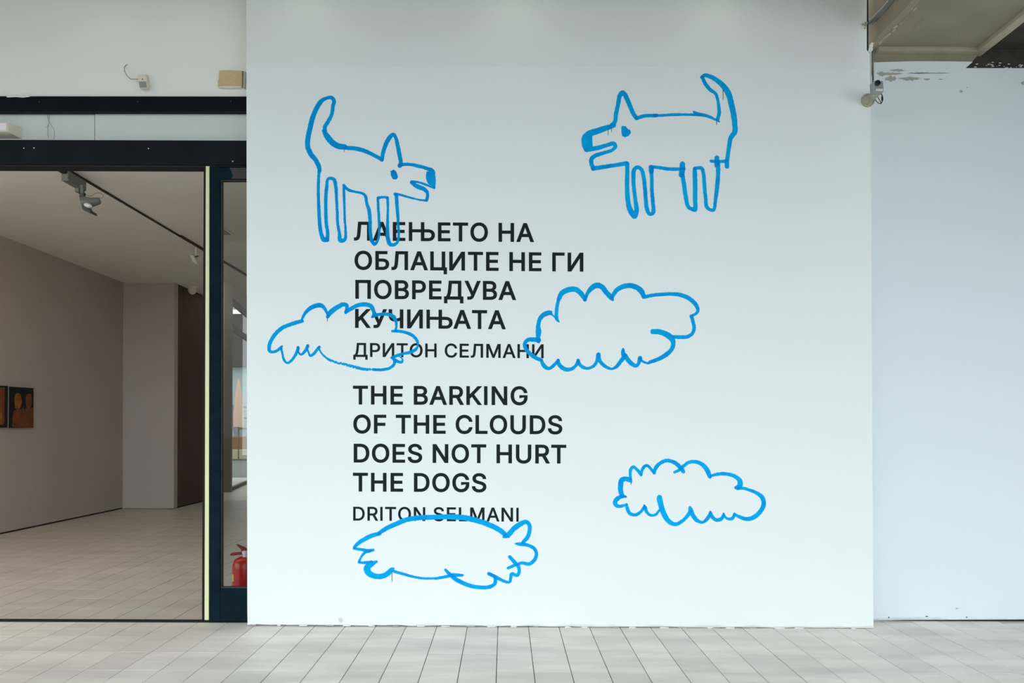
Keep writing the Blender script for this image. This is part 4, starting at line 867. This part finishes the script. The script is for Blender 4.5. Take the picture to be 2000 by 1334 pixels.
# lamp head: body widening to the front cap, reflector glass showing below
bm = bmesh.new()
hd0, hd1 = at(196, 392, 0.02), at(161, 398, -0.02)
ax = (hd1-hd0)
tube(bm, [hd0, hd0+ax*0.08, hd0+ax*0.45, hd0+ax*0.72, hd1], [0.020, 0.030, 0.040, 0.056, 0.062], 16); obj('lamp_head', bm, M['greyplastic'], t, smooth=True)
bm = bmesh.new(); prism(bm, [at(157.5, 388, -.07), at(161, 393, -.07), at(168, 406, -.07), at(176, 411, -.07), at(177, 416, -.07), at(161, 409, -.07), at(158.5, 398, -.07)], (0, 0.10, 0)); obj('lamp_hood', bm, M['darkmetal'], t)
bm = bmesh.new(); bmesh.ops.create_uvsphere(bm, u_segments=20, v_segments=12, radius=1, matrix=Matrix.Translation(at(172, 402, -0.05))@Matrix.Rotation(math.radians(18), 4, 'Y')@Matrix.Diagonal((0.038, 0.032, 0.024, 1))); obj('reflector', bm, M['reflector'], t, smooth=True)
bm = bmesh.new(); tube(bm, smoothpts([at(165, 377), at(170, 382), at(179, 382.5), at(186, 378), at(195, 377), at(202, 382), at(199, 386.5), at(193, 386)]), 0.0022, 6); obj('cable', bm, M['cable_g'], t, smooth=True)
bm = bmesh.new(); tube(bm, smoothpts([at(130, 338, -.2), at(131, 347, -.2), at(136, 353, -.2), at(141, 353, -.15)]), 0.002, 6); obj('feed_wire', bm, M['cable_g'], t, smooth=True)
# far white spotlight
p0 = onz(382, 484, ZC-0.03); Ys2 = p0.y
t = thing('track_spotlight', (xt, Ys2, ZC-0.03), 'small white conical spotlight at the far end of the ceiling track', 'spotlight')
bm = bmesh.new(); tube(bm, [P(383, 483, Ys2), P(383, 499, Ys2)], 0.014, 10); obj('stem', bm, M['white'], t, smooth=True)
bm = bmesh.new(); h0, h1 = P(374.5, 497.5, Ys2-0.03), P(386.5, 517, Ys2+0.05)
tube(bm, [h0, h0+(h1-h0)*0.3, h0+(h1-h0)*0.55, h0+(h1-h0)*0.8, h1], [0.024, 0.026, 0.036, 0.022, 0.003], 14); obj('lamp_head', bm, M['white'], t, smooth=True)
bm = bmesh.new(); prism(bm, [P(380, 500.5, Ys2-0.045), P(386, 499, Ys2-0.045), P(386, 500.6, Ys2-0.045), P(380, 502, Ys2-0.045)], (0, 0.03, 0)); obj('pivot', bm, M['darkmetal'], t)
# dome on the ceiling
p0 = onz(375.5, 560.5, ZC)
t = thing('ceiling_dome', (p0.x, p0.y, ZC), 'white dome detector on the ceiling beside the brown wall', 'detector')
bm = bmesh.new(); lathe(bm, [(0.0, 0), (0.068, 0), (0.068, -0.02), (0.06, -0.024)], 24, Matrix.Translation((p0.x, p0.y, ZC))); obj('base', bm, M['white'], t, smooth=True)
bm = bmesh.new(); lathe(bm, [(0.06, -0.026), (0.066, -0.05), (0.058, -0.085), (0.036, -0.112), (0.01, -0.122), (0.0, -0.123)], 24, Matrix.Translation((p0.x, p0.y, ZC))); obj('dome', bm, M['cream'], t, smooth=True)
# ceiling hatch
q0 = onz(439, 444, ZC); q1 = onz(457, 457.5, ZC)
t = thing('ceiling_vent', (q1.x-0.2, q1.y, ZC), 'square grey vent plate in the gallery ceiling behind the door glass', 'vent')
obj('frame', BX(q1.x-0.22, q1.x, q0.y, q1.y, ZC-0.008, ZC), M['gceil'], t)
obj('plate', BX(q1.x-0.20, q1.x-0.03, q0.y+0.005, q1.y-0.01, ZC-0.012, ZC-0.006), M['lens'], t)
# paintings on the left gallery wall
def onw(x, y, X=XL+0.03):
    u = (x-CX)*C+(y-CY)*SN; return P(x, y, X*F/u)
def wallpoly(pts, d=0.001, X=XL+0.03):
    bm = bmesh.new(); prism(bm, [onw(x, y, X) for x, y in pts], (-d, 0, 0)); return bm
def ell(cx, cy, rx, ry, n=18): return [(cx+rx*math.cos(2*math.pi*k/n), cy+ry*math.sin(2*math.pi*k/n)) for k in range(n)]
t = thing('painting', onw(44, 796), 'black painting of two orange-brown figures on the left gallery wall', 'painting')
obj('canvas', wallpoly([(22.4, 755.2), (65.6, 758.2), (65.2, 835.3), (21.6, 835.8)], 0.029), M['canvas'], t)
X2 = XL+0.032
obj('painted_figure', wallpoly([(24, 835), (24.5, 815), (27, 803), (32, 799.5), (37.5, 800), (43, 799), (46.5, 796), (48, 803), (48.5, 835)], 0.001, X2), M['fig'], t)
obj('painted_figure', wallpoly([(48.5, 835), (48, 805), (50, 797), (55, 798), (60, 797), (64.8, 796), (64.6, 834.8)], 0.001, X2), M['fig'], t)
obj('painted_head', wallpoly([(28.5, 775), (31, 769), (36, 767.5), (40, 770), (41.5, 779), (43.5, 784), (41, 793), (38, 799), (33, 800.5), (30, 797), (28.3, 788)], 0.001, X2+0.001), M['fig2'], t)
obj('painted_head', wallpoly([(50, 776), (52.5, 771), (57, 768.5), (61, 770), (62, 780), (62.5, 788), (60, 796), (57, 801), (53, 797), (50.5, 788)], 0.001, X2+0.001), M['fig'], t)
t = thing('painting', onw(4, 796), 'black-framed ochre painting cut off by the left edge', 'painting')
obj('frame', wallpoly([(-20, 752.5), (15.7, 753.8), (14.8, 835), (-21, 835.5)], 0.029), M['canvas'], t)
obj('picture', wallpoly([(-18, 756.5), (9.4, 757.2), (8.5, 826), (5.5, 830), (-18, 830.2)], 0.001, X2), M['fig'], t)
obj('painted_figure', wallpoly([(-12, 775), (-2, 770), (3, 780), (5.5, 783), (3, 788), (4, 800), (5, 829), (-14, 829)], 0.001, X2+0.001), M['fig2'], t)

# ------------------------------------------------------------------ fire extinguisher behind the glass
Ye = 5.0
ec = P(479.5, 1140, Ye)
ex = thing('fire_extinguisher', (ec.x, Ye, 0), 'red fire extinguisher standing behind the door glass', 'fire extinguisher')
T = Matrix.Translation((ec.x, Ye, 0)); zt = P(480, 1087, Ye).z
bm = bmesh.new(); lathe(bm, [(0.07, 0.0), (0.088, 0.012), (0.09, 0.03), (0.09, zt-0.075), (0.087, zt-0.045), (0.074, zt-0.018), (0.045, zt-0.004), (0.024, zt)], 32, T); obj('cylinder', bm, M['red'], ex, smooth=True)
bm = bmesh.new(); lathe(bm, [(0.020, zt-0.002), (0.020, zt+0.02), (0.026, zt+0.022), (0.026, zt+0.04), (0.016, zt+0.045)], 16, T); obj('valve', bm, M['reflector'], ex, smooth=True)
def lever(pts, th):
    bm = bmesh.new(); prism(bm, [P(x, y, Ye-th/2) for x, y in pts], (0, th, 0)); return bm
obj('carry_handle', lever([(449.5, 1082), (453, 1080), (466, 1079), (482, 1078.5), (486, 1082), (466, 1084), (455, 1085.5), (450, 1085)], 0.03), M['darkred'], ex)
obj('lever', lever([(461, 1063.5), (464, 1064.5), (475, 1069.5), (483, 1074), (486, 1080), (472, 1079), (470, 1072)], 0.026), M['darkred'], ex)
bm = bmesh.new(); rr = 0.0905
vs = []
ring = []
ga = [math.radians(185+k*9) for k in range(6)]
zl0, zl1 = P(456, 1132, Ye).z, P(456, 1119, Ye).z
lo_ = [bm.verts.new((ec.x+rr*math.cos(a), Ye+rr*math.sin(a), zl0)) for a in ga]; hi_ = [bm.verts.new((ec.x+rr*math.cos(a), Ye+rr*math.sin(a), zl1)) for a in ga]
for i in range(5): bm.faces.new((lo_[i], lo_[i+1], hi_[i+1], hi_[i]))
obj('yellow_sticker', bm, M['yellow'], ex)
bm = bmesh.new(); tube(bm, smoothpts([Vector((ec.x+0.02, Ye, zt+0.03)), Vector((ec.x+0.10, Ye-0.01, zt+0.01)), Vector((ec.x+0.118, Ye-0.01, zt-0.12)), Vector((ec.x+0.11, Ye-0.01, 0.12))]), 0.011, 8); obj('hose', bm, M['black'], ex, smooth=True)
print('objects', len(bpy.data.objects), 'tris', sum(len(o.data.polygons) for o in bpy.data.objects if o.type == 'MESH'))
